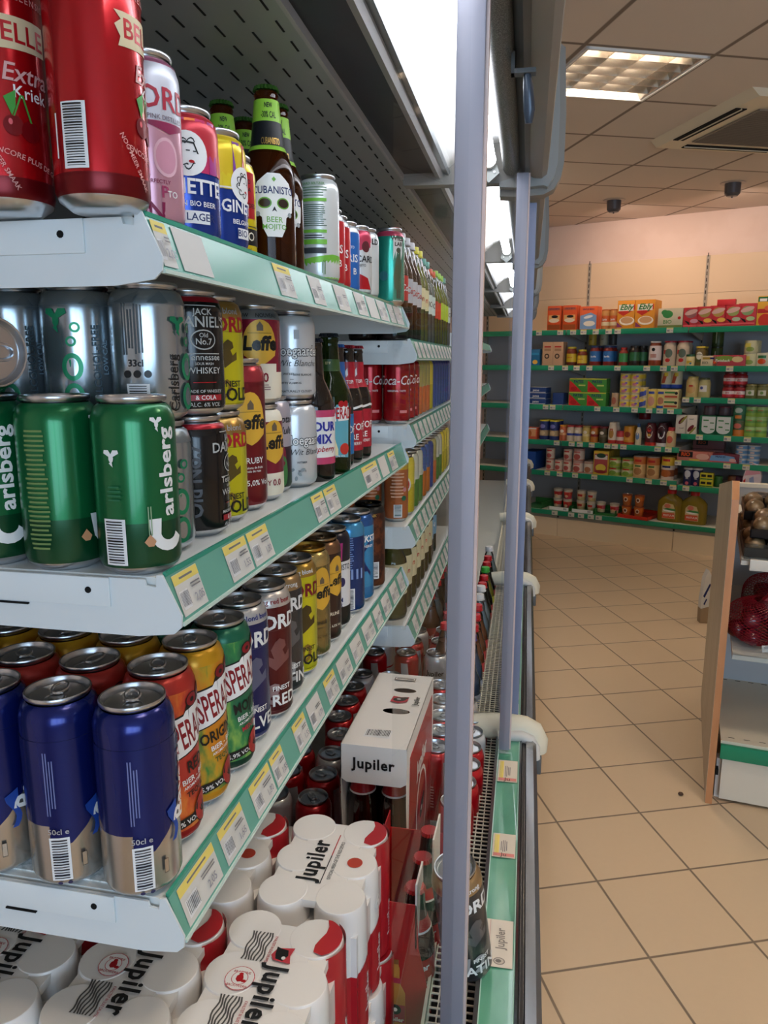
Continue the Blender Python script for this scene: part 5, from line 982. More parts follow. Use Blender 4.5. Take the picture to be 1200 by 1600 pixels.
# tags on the green strips
tagpx = {0: [840, 873, 893, 909, 928, 948, 962, 1043], 1: [861, 883, 901, 921, 965, 1011, 1037, 1054], 2: [825, 855, 866, 937, 967, 996, 1019, 1036, 1053], 3: [875, 899, 912, 931, 956, 968, 982, 1037, 1054], 4: [862, 882, 907, 938, 995, 1026, 1050]}
tagpxR = {1: [1141], 2: [1076, 1094, 1148], 3: [1102, 1147, 1179], 4: [1071, 1150, 1181], 5: [1066, 1087]}
def gtag(u, z, par, k):
    a = MB(); a.flat([('p', rc(0, 0, .052, .040), mat('#cfcabc', .6)), ('p', rc(0, .015, .052, .008), mat('#d8cf7a', .6)), ('p', rc(-.012, -.003, .020, .014), mat('#8a8a8a', .6)), ('p', rc(.014, -.003, .018, .006), mat('#aaaaaa', .6))], (0, 0, 0), (1, 0, 0), (0, 0, 1), (0, -1, 0))
    o = a.build('price_tag', par); o.location = (u, .0075, z-.020)
for si, l in tagpx.items():
    for k, px in enumerate(l):
        u = gu(px); b = gb[1] if u > -1 else gb[0]; gtag(u + (1 if u > -1 else 2), SL[si], b, k)
for si, l in tagpxR.items():
    for k, px in enumerate(l): gtag(gu(px), SR[si], gb[2], k)
for px in (878, 905, 921, 937, 950): u = gu(px); gtag(u+1, .237, gb[1], 0).__class__ if False else None; a = MB(); a.flat([('p', rc(0, 0, .055, .036), mat('#cfcabc', .6)), ('p', rc(-.01, -.003, .020, .014), mat('#8a8a8a', .6))], (0, 0, 0), (1, 0, 0), (0, 0, 1), (0, -1, 0)); o = a.build('price_tag', gb[1]); o.location = (u+1, -.0125, .215)
# ---- goods
PARTS = {}
def carton(nm, wd, h, d, col, items, label, u, z, group=None, side=None, v=.03, n=1, turn=0.):
    r = None
    for k in range(n):
        key = (nm, wd, h, d, col, label)
        p = gw(u, v + k*(d+.004), z)
        if key not in PARTS:
            r = empty(nm); a = MB(); m = mat(col, .45)
            a.box(-wd/2, wd/2, 0, d, 0, h, m, .0008)
            a.flat(items, (0, 0, h/2), (1, 0, 0), (0, 0, 1), (0, -1, 0)); a.build('box_body', r)
            a = MB(); a.box(-wd/2+.002, wd/2-.002, .002, d-.002, h, h+.0012, mat(side or col, .5)); a.build('top_flap', r); PARTS[key] = r
            tag(r, label, 'box')
        rr = dup(PARTS[key], p, WA + turn, label if k == 0 and n == 1 else (label + (', front' if k == 0 else ', behind')), group)
        if n > 2 and k > 0: rr['group'] = label + 's behind the front one'
    return r
def tin(nm, r_, h, bands, items, label, u, z, cat='tin', cap=None, v=.035, n=1, shape=None, lidc=None, stack=1):
    key = (nm, r_, h, str(bands), label.split(',')[0], cap)
    for q in range(stack):
        for k in range(n):
            if key not in PARTS:
                r = empty(nm); a = MB(); sh_ = shape or [(r_*.97, 0), (r_, .003), (r_, h-.003), (r_*.97, h)]
                f = prof_fn(sh_); cuts = sorted(set([p[1] for p in sh_] + [b[0] for b in bands if b[0] < h]))
                def mm(vv):
                    c = bands[0][1]
                    for b in bands:
                        if vv >= b[0]-1e-6: c = b[1]
                    return c if not isinstance(c, str) else mat(c, .4)
                a.lathe([(f(vv), vv, mm(vv)) for vv in cuts], M_alu, 18)
                a.wrap(items, r_, lambda vv: f(max(0, min(h, vv)))+.0003); a.build('tin_body' if cap is None else 'container', r, 50)
                if cap is not None:
                    cc, ch, cr = cap; a = MB(); a.lathe([(cr, h-.001), (cr, h+ch-.002), (cr*.93, h+ch)], mat(cc, .35), 18); a.build('lid', r)
                else:
                    a = MB(); a.lathe([(r_*.99, h-.001), (r_*1.01, h+.001), (r_*.95, h+.0015), (r_*.93, h-.0005), (0, h-.0005)], M_alu, 18, capt=False); a.build('rim', r, 60)
                tag(r, label, cat); PARTS[key] = r
            hh = h + (cap[1] if cap else .0015)
            lb = label + ((', level %s of the stack' % ('one', 'two', 'three', 'four', 'five')[q]) if stack > 1 else '') + ('' if n == 1 else (', front' if k == 0 else ', behind'))
            dup(PARTS[key], gw(u, v + r_ + k*(2*r_+.004), z + q*hh), WA - .1, lb)
c_ = mat; OR = mat('#d8521f', .4); YW = mat('#e6c34a', .4); GR = mat('#2f7a3a', .4); REDm = mat('#b82a26', .4); BR = mat('#8a5a3a', .5)
S = SL[0]
for k, px in enumerate((861, 885)):
    carton('rice_box', .122, .205, .05, '#d9531e', [('p', rc(0, .075, .11, .022), mat('#b85a3a', .4)), txt("UNCLE BEN'S", 0, .077, .012, BL, bold=.03, sx=.85), ('p', rc(.0, .0, .10, .05), mat('#e8b06a', .5)), ('p', ell(.005, .012, .03, .012), K), ('p', ell(.0, -.02, .045, .018), mat('#f0dcc0', .5)), ('p', rc(0, -.075, .11, .04), mat('#9a4a1c', .4))], 'orange rice box with dark bowl picture, %s of two' % ('left', 'right')[k], gu(px), S, n=2)
carton('rice_box', .150, .190, .06, '#e0602a', [txt("UNCLE BEN'S", 0, .072, .014, BL, bold=.03, sx=.85), ('p', P((-.07, -.09), (.07, -.09), (.07, .02), (.02, .045), (-.07, .02)), mat('#7fa3cc', .4)), ('p', ell(.01, -.045, .05, .022), mat('#f3ead8', .5)), ('p', ell(.0, .01, .04, .012, 12, .2), W)], 'orange and blue rice box with white rice picture', gu(914), S, n=2)
for k, px in enumerate((939, 952)): tin('preserve_jar', .036, .15, [(0, '#b8743a'), (.03, '#d8c8a0'), (.06, '#c8602a'), (.11, '#c08a4a')], [txt('jam', 0, .08, .02, W)], 'tall orange jar beside the rice boxes, %s one' % ('left', 'right')[k], gu(px), S, 'jar', ('#b0602a', .012, .034))
def ebly(): return [('p', P((-.07, .02), (.07, .08), (.07, .04), (-.02, -.01)), mat('#c8342a', .4)), ('p', rc(0, .055, .12, .05), mat('#e8e4d8', .5)), txt('Ebly', 0, .058, .045, GR, bold=.04, shear=.3), ('p', ell(.01, -.05, .062, .035), mat('#f3ead8', .5)), ('p', ell(.01, -.045, .050, .026), mat('#cfa070', .5)), ('p', P((-.07, -.10), (-.02, -.10), (-.07, -.06)), mat('#8a3a6a', .4))]
carton('wheat_box', .140, .225, .05, '#e0962a', ebly(), 'yellow wheat grain box with bowl picture, left of the pair', gu(972), S, side='#8a5a20')
carton('wheat_box', .155, .225, .05, '#e0962a', ebly(), 'yellow wheat grain box with bowl picture, right of the pair', gu(1001), S, n=4)
carton('baby_food_box', .19, .15, .09, '#c8c4a8', [('p', ell(-.02, .03, .04, .03), mat('#3a8a4a', .4)), ('p', ell(-.045, .045, .025, .02), mat('#3a8a4a', .4)), txt('BIO', -.02, -.03, .03, mat('#4a8a4a', .5)), ('p', rc(0, -.065, .19, .02), mat('#6a7a3a', .5)), ('p', ell(.07, .0, .012), REDm)], 'cream organic food box with green heart on the top shelf', gu(1041), S)
for k in range(3): carton('grass_pack', .03, .13 - .01*k, .05, '#7a7a3a', [('p', P((-.01, -.06), (.012, -.06), (.0, .05)), mat('#9aa04a', .5))], 'narrow olive packet beside the green heart box, %s' % ('left', 'middle', 'right')[k], gu(1047+7*k)-.0, S+.0, v=.14)
soup = ['#8c2a30', '#a8343a', '#b03038', '#9a2c34', '#8f2a2e']
for k, px in enumerate((1073, 1094, 1115, 1138, 1160)):
    carton('soup_box', .112 + .004*k, .150 + .004*k, .045, '#b8303a', [('p', ell(0, .03, .042, .035), mat(['#8a5a5c', '#9a8a4a', '#a8904a', '#8a9a5a', '#7a9a6a'][k], .5)), ('p', ell(0, .04, .05, .018, 12, .3), mat('#c8a8a0', .5)), ('p', P((-.05, -.02), (-.01, -.035), (.0, -.07), (-.03, -.04)), K), ('p', ell(.025, -.028, .03, .016), mat(['#c890a0', '#d8b04a', '#d8b04a', '#a8c0a0', '#a8c890'][k], .5)), ('p', rc(0, -.062, .11, .012), mat('#d85a60', .4))], 'red soup sachet box on the top shelf, %s of the five' % ('first', 'second', 'third', 'fourth', 'last')[k], gu(px), SR[0])
carton('soup_box', .13, .05, .05, '#c83038', [], 'flat red box peeking up behind the soup boxes', gu(1126), SR[0]+.152, v=.03)
carton('soup_carton', .115, .215, .06, '#d8a83a', [('p', rc(0, .085, .11, .035), mat('#1f6a3a', .4)), ('p', rc(-.02, .08, .05, .02), W), ('p', ell(0, -.07, .045, .05), mat('#c83a2a', .4)), ('p', rc(0, .0, .11, .03), mat('#b02a2a', .4)), ('p', ell(.02, .02, .03, .02), mat('#d86a4a', .4))], 'tall green and yellow soup carton with red bowl, at the right edge', gu(1188), SR[0])
# second shelf
S = SL[1]
carton('pasta_bag', .08, .14, .05, '#1f6a9a', [('p', ell(.0, -.04, .025, .02, 8), mat('#e0b04a', .4)), ('p', rc(0, .03, .07, .02), mat('#2a88b8', .4))], 'blue packet with yellow flower at the left end of the second shelf', gu(834), S)
for k, px in enumerate((853, 869)): carton('pasta_box', .092, .200, .05, '#c8a280', [('p', rc(0, .06, .06, .012), REDm), ('p', ell(-.005, -.02, .022, .022), mat('#3a2a20', .5)), ('p', ell(-.005, -.02, .012), mat('#c8a280', .5)), ('p', rc(0, .035, .06, .02), mat('#a88060', .5))], 'beige pasta box with dark round window, %s of two' % ('left', 'right')[k], gu(px), S, n=2)
jar = lambda r_, h, s=.8: [(r_*.9, 0), (r_, .006), (r_, h*.8), (r_*.97, h*.86), (r_*s, h*.94), (r_*s, h)]
tin('sauce_jar', .045, .145, [(0, '#6a2a18'), (.03, '#c8b02a'), (.10, '#7a3018')], [txt('sauce', 0, .07, .014, REDm)], 'brown sauce jar with yellow label and yellow lid, taller left one', gu(888), S, 'jar', ('#c8b83a', .014, .038), shape=jar(.045, .145))
tin('sauce_jar', .042, .120, [(0, '#6a2018'), (.02, '#d8b83a'), (.085, '#7a3018')], [txt('sauce', 0, .055, .014, REDm)], 'brown sauce jar with yellow label, shorter right one', gu(905), S, 'jar', ('#c8b83a', .014, .036), shape=jar(.042, .120))
for k, px in enumerate((925, 946)): tin('pasta_sauce_jar', .046, .150, [(0, '#7a1f16'), (.035, '#2f6aa8'), (.12, '#7a1f16')], [txt('Barilla', 0, .075, .014, W, bold=.02)], 'red pasta sauce jar with blue label, %s pair' % ('left', 'right')[k], gu(px), S, 'jar', ('#1f3a6a', .014, .038), n=2, shape=jar(.046, .15))
for k, px in enumerate((914, 932, 946)): tin('mustard_jar', .034, .09, [(0, ['#b8a03a', '#a8a890', '#3a3a3a'][k])], [txt('jar', 0, .05, .014, K)], 'jar in the shade above the blue labelled sauces, %s' % ('left', 'middle', 'right')[k], gu(px), S+.172, 'jar', (['#c8b04a', '#3a3a3a', '#2a2a2a'][k], .01, .030), v=.14)
tin('pesto_jar', .038, .135, [(0, '#7a2018'), (.03, '#3a8a4a'), (.10, '#8a2a1c')], [], 'red jar with green label and small cap on the second shelf', gu(970), S, 'jar', ('#a8281f', .014, .026), shape=jar(.038, .135, .65))
for k, px in enumerate((987, 997)): tin('olive_jar', .042, .150, [(0, '#2a2018'), (.04, '#2f6a3f'), (.11, '#1c1814')], [], 'dark jar with green label, %s' % ('left', 'right, overlapped')[k], gu(px), S, 'jar', ('#1c1c1c', .012, .036), shape=jar(.042, .15), v=.035+.05*k)
tin('honey_jar', .050, .185, [(0, '#8a3a1c'), (.045, '#d8ccc8'), (.16, '#8a3a1c')], [('p', ell(0, .13, .014), K), ('p', rc(0, .08, .05, .03), mat('#b88a80', .5))], 'tall jar with white lid and white label standing alone', gu(1019), S, 'jar', ('#e0e0dc', .012, .042), shape=jar(.05, .185))
for k, px in enumerate((1042, 1063)): tin('pickle_jar', .050, .185, [(0, '#c8b8a0')], [('p', rc(-.025, .11, .03, .03), REDm), ('p', ell(.005, .10, .03, .035), mat('#5a6a5a', .5)), ('p', ell(.0, .045, .02, .015), REDm)], 'pale jar with red lid and printed basket, %s' % ('left', 'right')[k], gu(px), S, 'jar', ('#a82a3a', .012, .047), shape=jar(.05, .185), n=2)
tin('baby_food_jar', .036, .075, [(0, '#d8cc90')], [('p', rc(0, .03, .04, .02), mat('#c8a83a', .5)), ('p', ell(.012, .02, .008), mat('#3a6a8a', .5))], 'small jar with dark green lid beside the pale basket jars', gu(1076), SR[1], 'jar', ('#2a5a3a', .016, .037), v=.03)
tin('pickle_jar', .040, .140, [(0, '#6a5a2a')], [('p', ell(0, .08, .025, .03), mat('#d8d4c0', .5)), txt('pickles', 0, .09, .012, K), ('p', rc(0, .04, .05, .02), mat('#4a5a2a', .5))], 'olive pickle jar with yellow lid on the right bay', gu(1091), SR[1], 'jar', ('#d8c03a', .012, .038), shape=jar(.04, .14), n=2)
for k in range(2): tin('pickle_jar', .045, .14, [(0, '#3a4a1f'), (.03, '#4a5a28')], [('p', rc(0, .07, .006, .09), mat('#c8ccb0', .4))], 'big dark green jar at the back of the second shelf, %s' % ('lower', 'upper')[k], gu(1108), SR[1]+.152*k, 'jar', ('#3a3a20', .012, .044), v=.24)
carton('snack_box', .125, .078, .05, '#cfc4a0', [('p', rc(-.02, .02, .06, .016), mat('#a88a2a', .5)), ('p', rc(.02, .02, .03, .014), BL), ('p', ell(.04, -.01, .012), OR), txt('BIO', -.03, -.015, .02, mat('#6a6a5a', .5))], 'low cream box with blue and yellow marks on the right bay', gu(1107), SR[1])
carton('snack_box', .235, .082, .05, '#b8404a', [('p', ell(-.03, .015, .07, .022), mat('#7a9a3a', .4)), ('p', ell(.06, .01, .04, .022), mat('#d8c890', .4)), txt('Zwieback', -.05, .0, .020, W, shear=.2)], 'long low red box with green picture on the second shelf', gu(1138), SR[1])
for k in range(2): tin('vegetable_tin', .052, .095, [(0, '#c8c8a0')], [('p', rc(-.02, .06, .05, .03), mat('#d8d060', .4)), ('p', ell(.0, .03, .03, .018), mat('#8aa04a', .4))], 'yellow green vegetable tin, %s' % ('lower of two', 'upper of two')[k], gu(1170), SR[1]+.097*k, n=2)
tin('vegetable_tin', .052, .100, [(0, '#c8c8b0')], [('p', rc(0, .07, .06, .02), mat('#3a7a4a', .4)), ('p', ell(.0, .035, .03, .02), OR)], 'vegetable tin with orange picture near the right picture edge', gu(1190), SR[1])
# third shelf
S = SL[2]
for k in range(3):
    carton('blue_flat_box', .17, .048, .12, '#22407a', [txt('pates', -.01, .0, .020, W, bold=.02), ('p', rc(0, -.018, .16, .006), mat('#c8ccd0', .4))], 'flat dark blue box at the left end, %s of the pile' % ('bottom', 'middle', 'top')[k], gu(839), S+.0505*k, side='#c8c8c0')
carton('blue_flat_box', .10, .10, .12, '#22407a', [], 'dark blue box standing on end behind the flat pile', gu(868), S, v=.1)
for i, px in enumerate((904, 933)):
    for j in range(2):
        carton('pasta_carton', .165, .115, .05, '#3f8a34', [('p', P((-.08, -.055), (.03, -.055), (-.05, .02), (-.08, .04)), mat('#c8282a', .4)), txt('PATES', .0, .03, .022, BL, bold=.04), ('p', rc(.03, .0, .06, .012), mat('#b8c86a', .4)), ('p', rc(0, .053, .16, .006), mat('#d8c84a', .4)), ('p', ell(-.04, -.03, .028, .018), mat('#a81c20', .4))], 'green and red pasta carton, %s %s of the block of four' % (('lower', 'upper')[j], ('left', 'right')[i]), gu(px), S+.117*j, n=2 if i else 1, side='#c8c84a')
tin('bean_tin', .030, .115, [(0, '#b89a7a')], [('p', ell(0, .05, .02, .03), mat('#a8604a', .5))], 'slim brownish tin between the cartons and the tin towers', gu(961), S)
for k, px in enumerate((976, 993)):
    tin('peach_tin', .047, .0545, [(0, '#c8b890'), (.012, '#d8c040'), (.044, '#c8b890')], [('p', ell(.0, .022, .022, .012), mat('#c87a8a', .5)), ('p', ell(.018, .032, .012, .008), mat('#7a5aa8', .5))], 'yellow fruit tin, %s tower' % ('left', 'right')[k], gu(px), S, stack=5, n=2 if k else 1)
for k in range(2): tin('fruit_tin', .038, .083, [(0, '#c8b888')], [('p', P((-.03, .0), (.03, .02), (.03, .06), (-.03, .04)), mat('#3a4a9a', .5)), ('p', ell(.0, .06, .018, .012), mat('#d8b84a', .5))], 'fruit tin with blue swirl, %s of two' % ('lower', 'upper')[k], gu(1006), S+.0845*k)
tin('pea_tin', .041, .155, [(0, '#d8c060')], [('p', ell(0, .055, .028, .04), mat('#c8907a', .5)), ('p', rc(0, .125, .05, .02), mat('#3a4a9a', .5))], 'tall yellow tin with pink picture on the third shelf', gu(1020), S)
tin('sausage_tin', .041, .155, [(0, '#d8c470'), (.0, '#2a4aa8'), (.02, '#d8c470')], [('p', ell(0, .06, .026, .03), mat('#b87a5a', .5)), ('p', rc(0, .125, .05, .02), mat('#3a4a9a', .5))], 'tall yellow tin with blue base on the third shelf', gu(1035), S)
for k, px in enumerate((1037, 1053)): tin('milk_tin', .046, .14, [(0, '#2a4aa8'), (.03, '#d8d0b0')], [('p', P((-.03, .04), (.0, .04), (.02, .12), (-.01, .12)), mat('#c0583a', .5)), ('p', rc(.01, .11, .03, .03), mat('#d8c03a', .5))], 'white and blue tin raised behind the yellow ones, %s' % ('left', 'right')[k], gu(px), S+.162, v=.10)
for k in range(2): carton('couscous_box', .115, .074, .06, '#cfc08a', [('p', rc(-.01, .015, .08, .014), GR), ('p', rc(.0, -.018, .10, .016), mat('#b04a30', .5)), ('p', ell(.04, .01, .012), K)], 'cream box with green and brown bands, %s of two' % ('lower', 'upper')[k], gu(1051), S+.077*k, n=2)
S = SR[2]
tin('mayonnaise_jar', .050, .150, [(0, '#d0b878')], [('p', ell(0, .065, .035, .035), mat('#c8a060', .4)), ('p', rc(0, .09, .03, .012), REDm)], 'pale yellow mayonnaise jar on the right bay', gu(1082), S, 'jar', ('#b8a860', .014, .04), shape=jar(.05, .15))
tin('sauce_jar', .046, .140, [(0, '#b8b078')], [('p', rc(0, .07, .06, .05), mat('#d8d4c8', .4)), ('p', ell(-.01, .075, .012), mat('#4a5a9a', .4))], 'pale green sauce jar with white label, beside the mayonnaise jar', gu(1101), S, 'jar', ('#4a5030', .014, .038), shape=jar(.046, .14))
for i, px in enumerate((1140, 1158)):
    tin('pasta_sauce_jar', .047, .088, [(0, '#8a1a20'), (.012, '#b82a34'), (.030, '#d8c8c4'), (.055, '#8a1a20')], [txt('Jam', 0, .043, .014, REDm, shear=.2)], 'small red jar with white label, %s pair' % ('left', 'right')[i], gu(px), S, 'jar', ('#5a1218', .012, .042), shape=jar(.047, .088), stack=2)
for i, px in enumerate((1176, 1195)): tin('olive_jar', .048, .098, [(0, '#6a6a3a')], [('p', rc(0, .045, .06, .04), mat('#c8c8b4', .4)), ('p', ell(0, .045, .012), mat('#6a8a4a', .4))], 'olive jar with pale label at the right, %s' % ('left', 'right')[i], gu(px), S, 'jar', ('#8a8450', .012, .042), shape=jar(.048, .098), n=2)
# fourth shelf
S = SL[3]
carton('biscuit_box', .11, .10, .10, '#c8583a', [('p', rc(0, .01, .09, .07), mat('#d89a6a', .5)), ('p', ell(-.015, .0, .02, .03), mat('#b0602a', .5)), ('p', rc(.0, .045, .10, .01), W)], 'red and peach box at the left end of the fourth shelf', gu(832), S)
for k, px in enumerate((850, 866)): tin('semolina_canister', .044, .165, [(0, '#20306a'), (.035, '#a8906a'), (.085, '#20306a'), (.13, '#20306a')], [('p', ell(0, .12, .026, .018), mat('#7a7ab8', .4)), ('p', ell(0, .06, .025, .02), mat('#c8b088', .4))], 'dark blue canister with yellow lid, %s' % ('left', 'right')[k], gu(px), S, 'canister', ('#d8c83a', .010, .045), n=2)
jj = [(881, '#b8603a', '#c8882a'), (893, '#c8b8a0', '#b03a3a'), (905, '#c8b8a0', '#b03a3a'), (918, '#c8b060', '#a89050'), (931, '#b8702a', '#a82a30'), (945, '#4a4028', '#6a1f2a')]
for k, (px, c1, c2) in enumerate(jj): tin('relish_jar', .035, .125, [(0, c1), (.02, c1), (.05, ['#d8a070', '#3a4a9a', '#3a4a9a', '#d8c890', '#8a2020', '#6a6048'][k]), (.07, c1)], [('p', ell(0, .085, .018, .014), mat('#e0d4c4', .4))], 'relish jar on the fourth shelf, %s from the blue canisters' % ('first', 'second', 'third', 'fourth', 'fifth', 'sixth')[k], gu(px), S, 'jar', (c2, .012, .033), shape=jar(.035, .125, .85), n=2)
def squeeze(h, r_): return [(r_*.92, 0), (r_, .01), (r_*.98, h*.5), (r_, h*.8), (r_*.8, h*.95), (r_*.5, h)]
tin('sauce_bottle', .040, .150, [(0, '#b83028'), (.03, '#d8cdb8')], [('p', ell(0, .085, .022, .04), mat('#a87a3a', .5)), ('p', rc(0, .12, .03, .014), REDm)], 'white squeeze bottle with red foot, standing upside down', gu(960), S, 'bottle', ('#d8cdb8', .028, .030), shape=squeeze(.15, .04)[:4] + [(.030, .15)], n=2)
tin('ketchup_jar', .034, .095, [(0, '#a82a30'), (.03, '#d8c8b8'), (.06, '#b83a3a')], [], 'small red and white jar beside the white squeeze bottle', gu(973), S, 'jar', ('#a83038', .014, .033))
tin('sauce_bottle', .046, .135, [(0, '#b83a20'), (.02, '#c8882a')], [('p', ell(0, .085, .028, .024), mat('#8a3a20', .4)), ('p', rc(0, .045, .04, .02), mat('#d8a04a', .4))], 'amber sauce squeeze bottle with red foot on the fourth shelf', gu(986), S, 'bottle', ('#b8842a', .016, .043), shape=squeeze(.135, .046)[:4] + [(.043, .135)], n=2)
tin('dressing_bottle', .026, .150, [(0, '#cfc4a8')], [('p', ell(0, .075, .017, .03), mat('#5a7aa8', .4))], 'slim cream dressing bottle with blue cap', gu(1002), S, 'bottle', ('#2a4a7a', .030, .012), shape=[(.024, 0), (.026, .005), (.026, .10), (.015, .14), (.011, .15)])
tin('ketchup_bottle', .048, .175, [(0, '#b0281f'), (.028, '#4a1018')], [('p', ell(0, .115, .026, .055, 10), mat('#d8d0bc', .4)), ('p', ell(0, .130, .016), REDm), ('p', ell(0, .09, .014, .01), mat('#c8a03a', .4))], 'dark ketchup bottle with red cap foot and tall cream label', gu(1021), S, 'bottle', ('#4a1018', .012, .034), shape=squeeze(.175, .048)[:4] + [(.034, .175)])
tin('ketchup_bottle', .052, .180, [(0, '#d8d4d0'), (.028, '#3a1018')], [('p', ell(0, .115, .032, .055, 10), mat('#d0d0d0', .4)), ('p', ell(0, .105, .012), K), txt('TOMATO', 0, .125, .010, K)], 'dark ketchup bottle with white cap foot and grey label', gu(1040), S, 'bottle', ('#3a1018', .012, .036), shape=squeeze(.18, .052)[:4] + [(.036, .18)], n=2)
tin('mayonnaise_bottle', .040, .130, [(0, '#d8c090')], [('p', ell(0, .06, .026, .03), mat('#c8604a', .4)), ('p', rc(.008, .10, .012, .04), REDm)], 'cream mayonnaise bottle with red printing at the shelf end', gu(1054), S, 'bottle', ('#c83a3a', .028, .028), shape=squeeze(.13, .04)[:4] + [(.028, .13)])
tin('cherry_jar', .05, .06, [(0, '#7a1020')], [], 'round dark red jar high above the bottles', gu(998), S+.20, 'jar', ('#7a1020', .012, .04), v=.25)
S = SR[3]
for k, px in enumerate((1071, 1086)): carton('onion_box', .088, .150, .05, '#d8cfc0', [('p', ell(.0, .03 if not k else -.03, .035, .015, 12, .9), mat('#6a1a24', .4)), ('p', ell(.015, .04 if not k else -.045, .04, .008, 12, .9), mat('#8a8a3a', .4)), txt('rood', 0, -.03 if not k else .045, .012, K)], 'white box with dark red fruit drawing, %s of two' % ('left', 'right')[k], gu(px), S)
for k, px in enumerate((1114, 1138)):
    carton('crate_pack', .135, .150, .08, '#1f6a48', [('p', rc(0, .02, .10, .10), mat('#cfd4d0', .5)), ('p', ell(0, -.03, .05, .035), mat('#cfd4d0', .5)), ('p', rc(-.02, .04, .04, .01), GR), ('p', rc(.025, .02, .03, .008), GR), ('p', rc(-.02, -.01, .03, .01), GR), ('p', rc(.03, -.03, .03, .008), GR)], 'green pack with white printed shield, %s of two' % ('left', 'right')[k], gu(px), S, n=2)
    tin('gherkin_jar', .045, .06, [(0, '#4a4048')], [], 'dim jar seen above the green pack, %s' % ('left', 'right')[k], gu(px-2), S+.155, 'jar', ('#6a2a3a', .01, .044), v=.05)
for k in range(2): tin('carrot_tin', .050, .118, [(0, ['#c8782a', '#3a6a4a'][k]), (.05, ['#4a5a3a', '#3a7a5a'][k])], [('p', ell(0, .08, .03, .02), mat(['#c86a5a', '#b8c8b8'][k], .4)), ('p', rc(0, .03, .05, .025), mat('#c87a3a', .4))], 'tall green and orange tin, %s of two' % ('lower', 'upper')[k], gu(1161), S+.120*k)
for k, px in enumerate((1180, 1196)): tin('pea_tin', .047, .076, [(0, '#8ab04a'), (.03, '#6a9a4a'), (.05, '#9ac07a')], [txt('erwt', 0, .05, .014, mat('#c83a3a', .5))], 'light green pea tin, %s tower' % ('left', 'right')[k], gu(px), S, stack=3)
# fifth shelf
S = SL[4]
carton('blue_tray', .14, .16, .25, '#14418c', [('p', P((-.04, -.02), (.03, .0), (.03, .012), (-.04, -.008)), mat('#4a7ac8', .4))], 'plain dark blue carton at the left end of the fifth shelf', gu(829), S)
soupt = lambda px, n_, nm, k=1: tin('soup_tin', .038, .100, [(0, '#b87a68'), (.012, '#c8b8a8'), (.055, '#d0c4b0'), (.09, '#c8a898')], [('p', ell(0, .035, .024, .020), mat('#b0504a', .5)), ('p', rc(0, .08, .05, .012), REDm)], nm, gu(px), S, stack=n_, n=k)
soupt(862, 2, 'cream and pink soup tin, leftmost tower'); soupt(876, 1, 'cream and pink soup tin standing low between towers', 2); soupt(890, 2, 'cream and pink soup tin, middle tower')
tin('soup_tin', .050, .105, [(0, '#b87a68'), (.012, '#d0c0b4'), (.085, '#b08a80')], [('p', ell(0, .035, .032, .025), mat('#a85048', .5)), ('p', rc(0, .075, .06, .016), mat('#c87a70', .5))], 'wide cream soup tin, right tower', gu(907), S, stack=2)
tin('soup_tin', .048, .105, [(0, '#b88a70'), (.012, '#d0c4b4'), (.085, '#b09080')], [('p', ell(0, .035, .030, .025), mat('#a86a48', .5))], 'wide cream soup tin standing alone beside the potato box', gu(925), S, n=2)
carton('potato_box', .130, .205, .05, '#c8a83a', [('p', rc(0, .0, .115, .16), mat('#a84a4a', .4)), ('p', rc(0, .05, .11, .035), mat('#d8d0c8', .4)), ('p', ell(0, .065, .04, .02), mat('#2a4a3a', .4)), ('p', ell(.0, -.04, .045, .032), mat('#d8c04a', .4)), ('p', ell(0, -.075, .05, .015), mat('#8a2a2a', .4))], 'mashed potato box with yellow top and bowl picture', gu(946), S, n=6)
for k, px in enumerate((966, 987)): tin('pea_tin', .052, .078, [(0, '#9ab04a'), (.03, '#c8c8a0'), (.055, '#8aa03a')], [('p', rc(0, .062, .06, .012), REDm), ('p', ell(0, .028, .03, .018), mat(['#7a9a3a', '#d8a86a'][k], .4))], 'green and cream vegetable tin, %s tower' % ('left', 'right')[k], gu(px), S, stack=2)
for k, px in enumerate((1006, 1028)): tin('mixed_vegetable_tin', .054, .185, [(0, '#c8a070'), (.03, '#d8b880'), (.115, '#c8743a'), (.12, '#c8743a'), (.175, '#8a8a8a')], [('p', rc(0, .145, .06, .02), REDm), ('p', ell(0, .055, .035, .03), mat('#a8784a', .5)), ('p', rc(0, .10, .05, .016), mat('#4a7a3a', .5))], 'tall orange topped vegetable tin, %s' % ('left', 'right')[k], gu(px), S, n=2)
tin('stew_tin', .054, .190, [(0, '#d8c8b8'), (.03, '#8a4a2a'), (.085, '#d8ccc0'), (.12, '#d8b83a'), (.165, '#d8b83a')], [('p', ell(0, .055, .040, .03), mat('#b0602a', .5)), ('p', rc(0, .110, .07, .016), BL), ('p', rc(0, .165, .06, .02), REDm)], 'tall yellow and brown stew tin at the end of the fifth shelf', gu(1052), S, n=2)
S = SR[4]
carton('tuna_box', .27, .075, .09, '#c8786a', [('p', rc(-.07, .012, .11, .045), K), txt('RIO', -.07, .012, .030, OR, bold=.04), ('p', ell(.06, .0, .05, .025), mat('#d8a898', .4)), ('p', rc(.0, -.028, .08, .012), mat('#d8b84a', .4))], 'pink tuna multipack box with dark oval logo, in front', gu(1096), S, v=.03)
carton('tuna_box', .24, .075, .09, '#8a5a5a', [('p', rc(-.05, .012, .09, .04), K), txt('RIO', -.05, .012, .026, mat('#a8502a', .4), bold=.04)], 'pink tuna multipack box raised at the back', gu(1108), S+.080, v=.25)
carton('tuna_box', .24, .075, .09, '#8a5a5a', [], 'pink tuna multipack box at the back, underneath the raised one', gu(1108), S, v=.25)
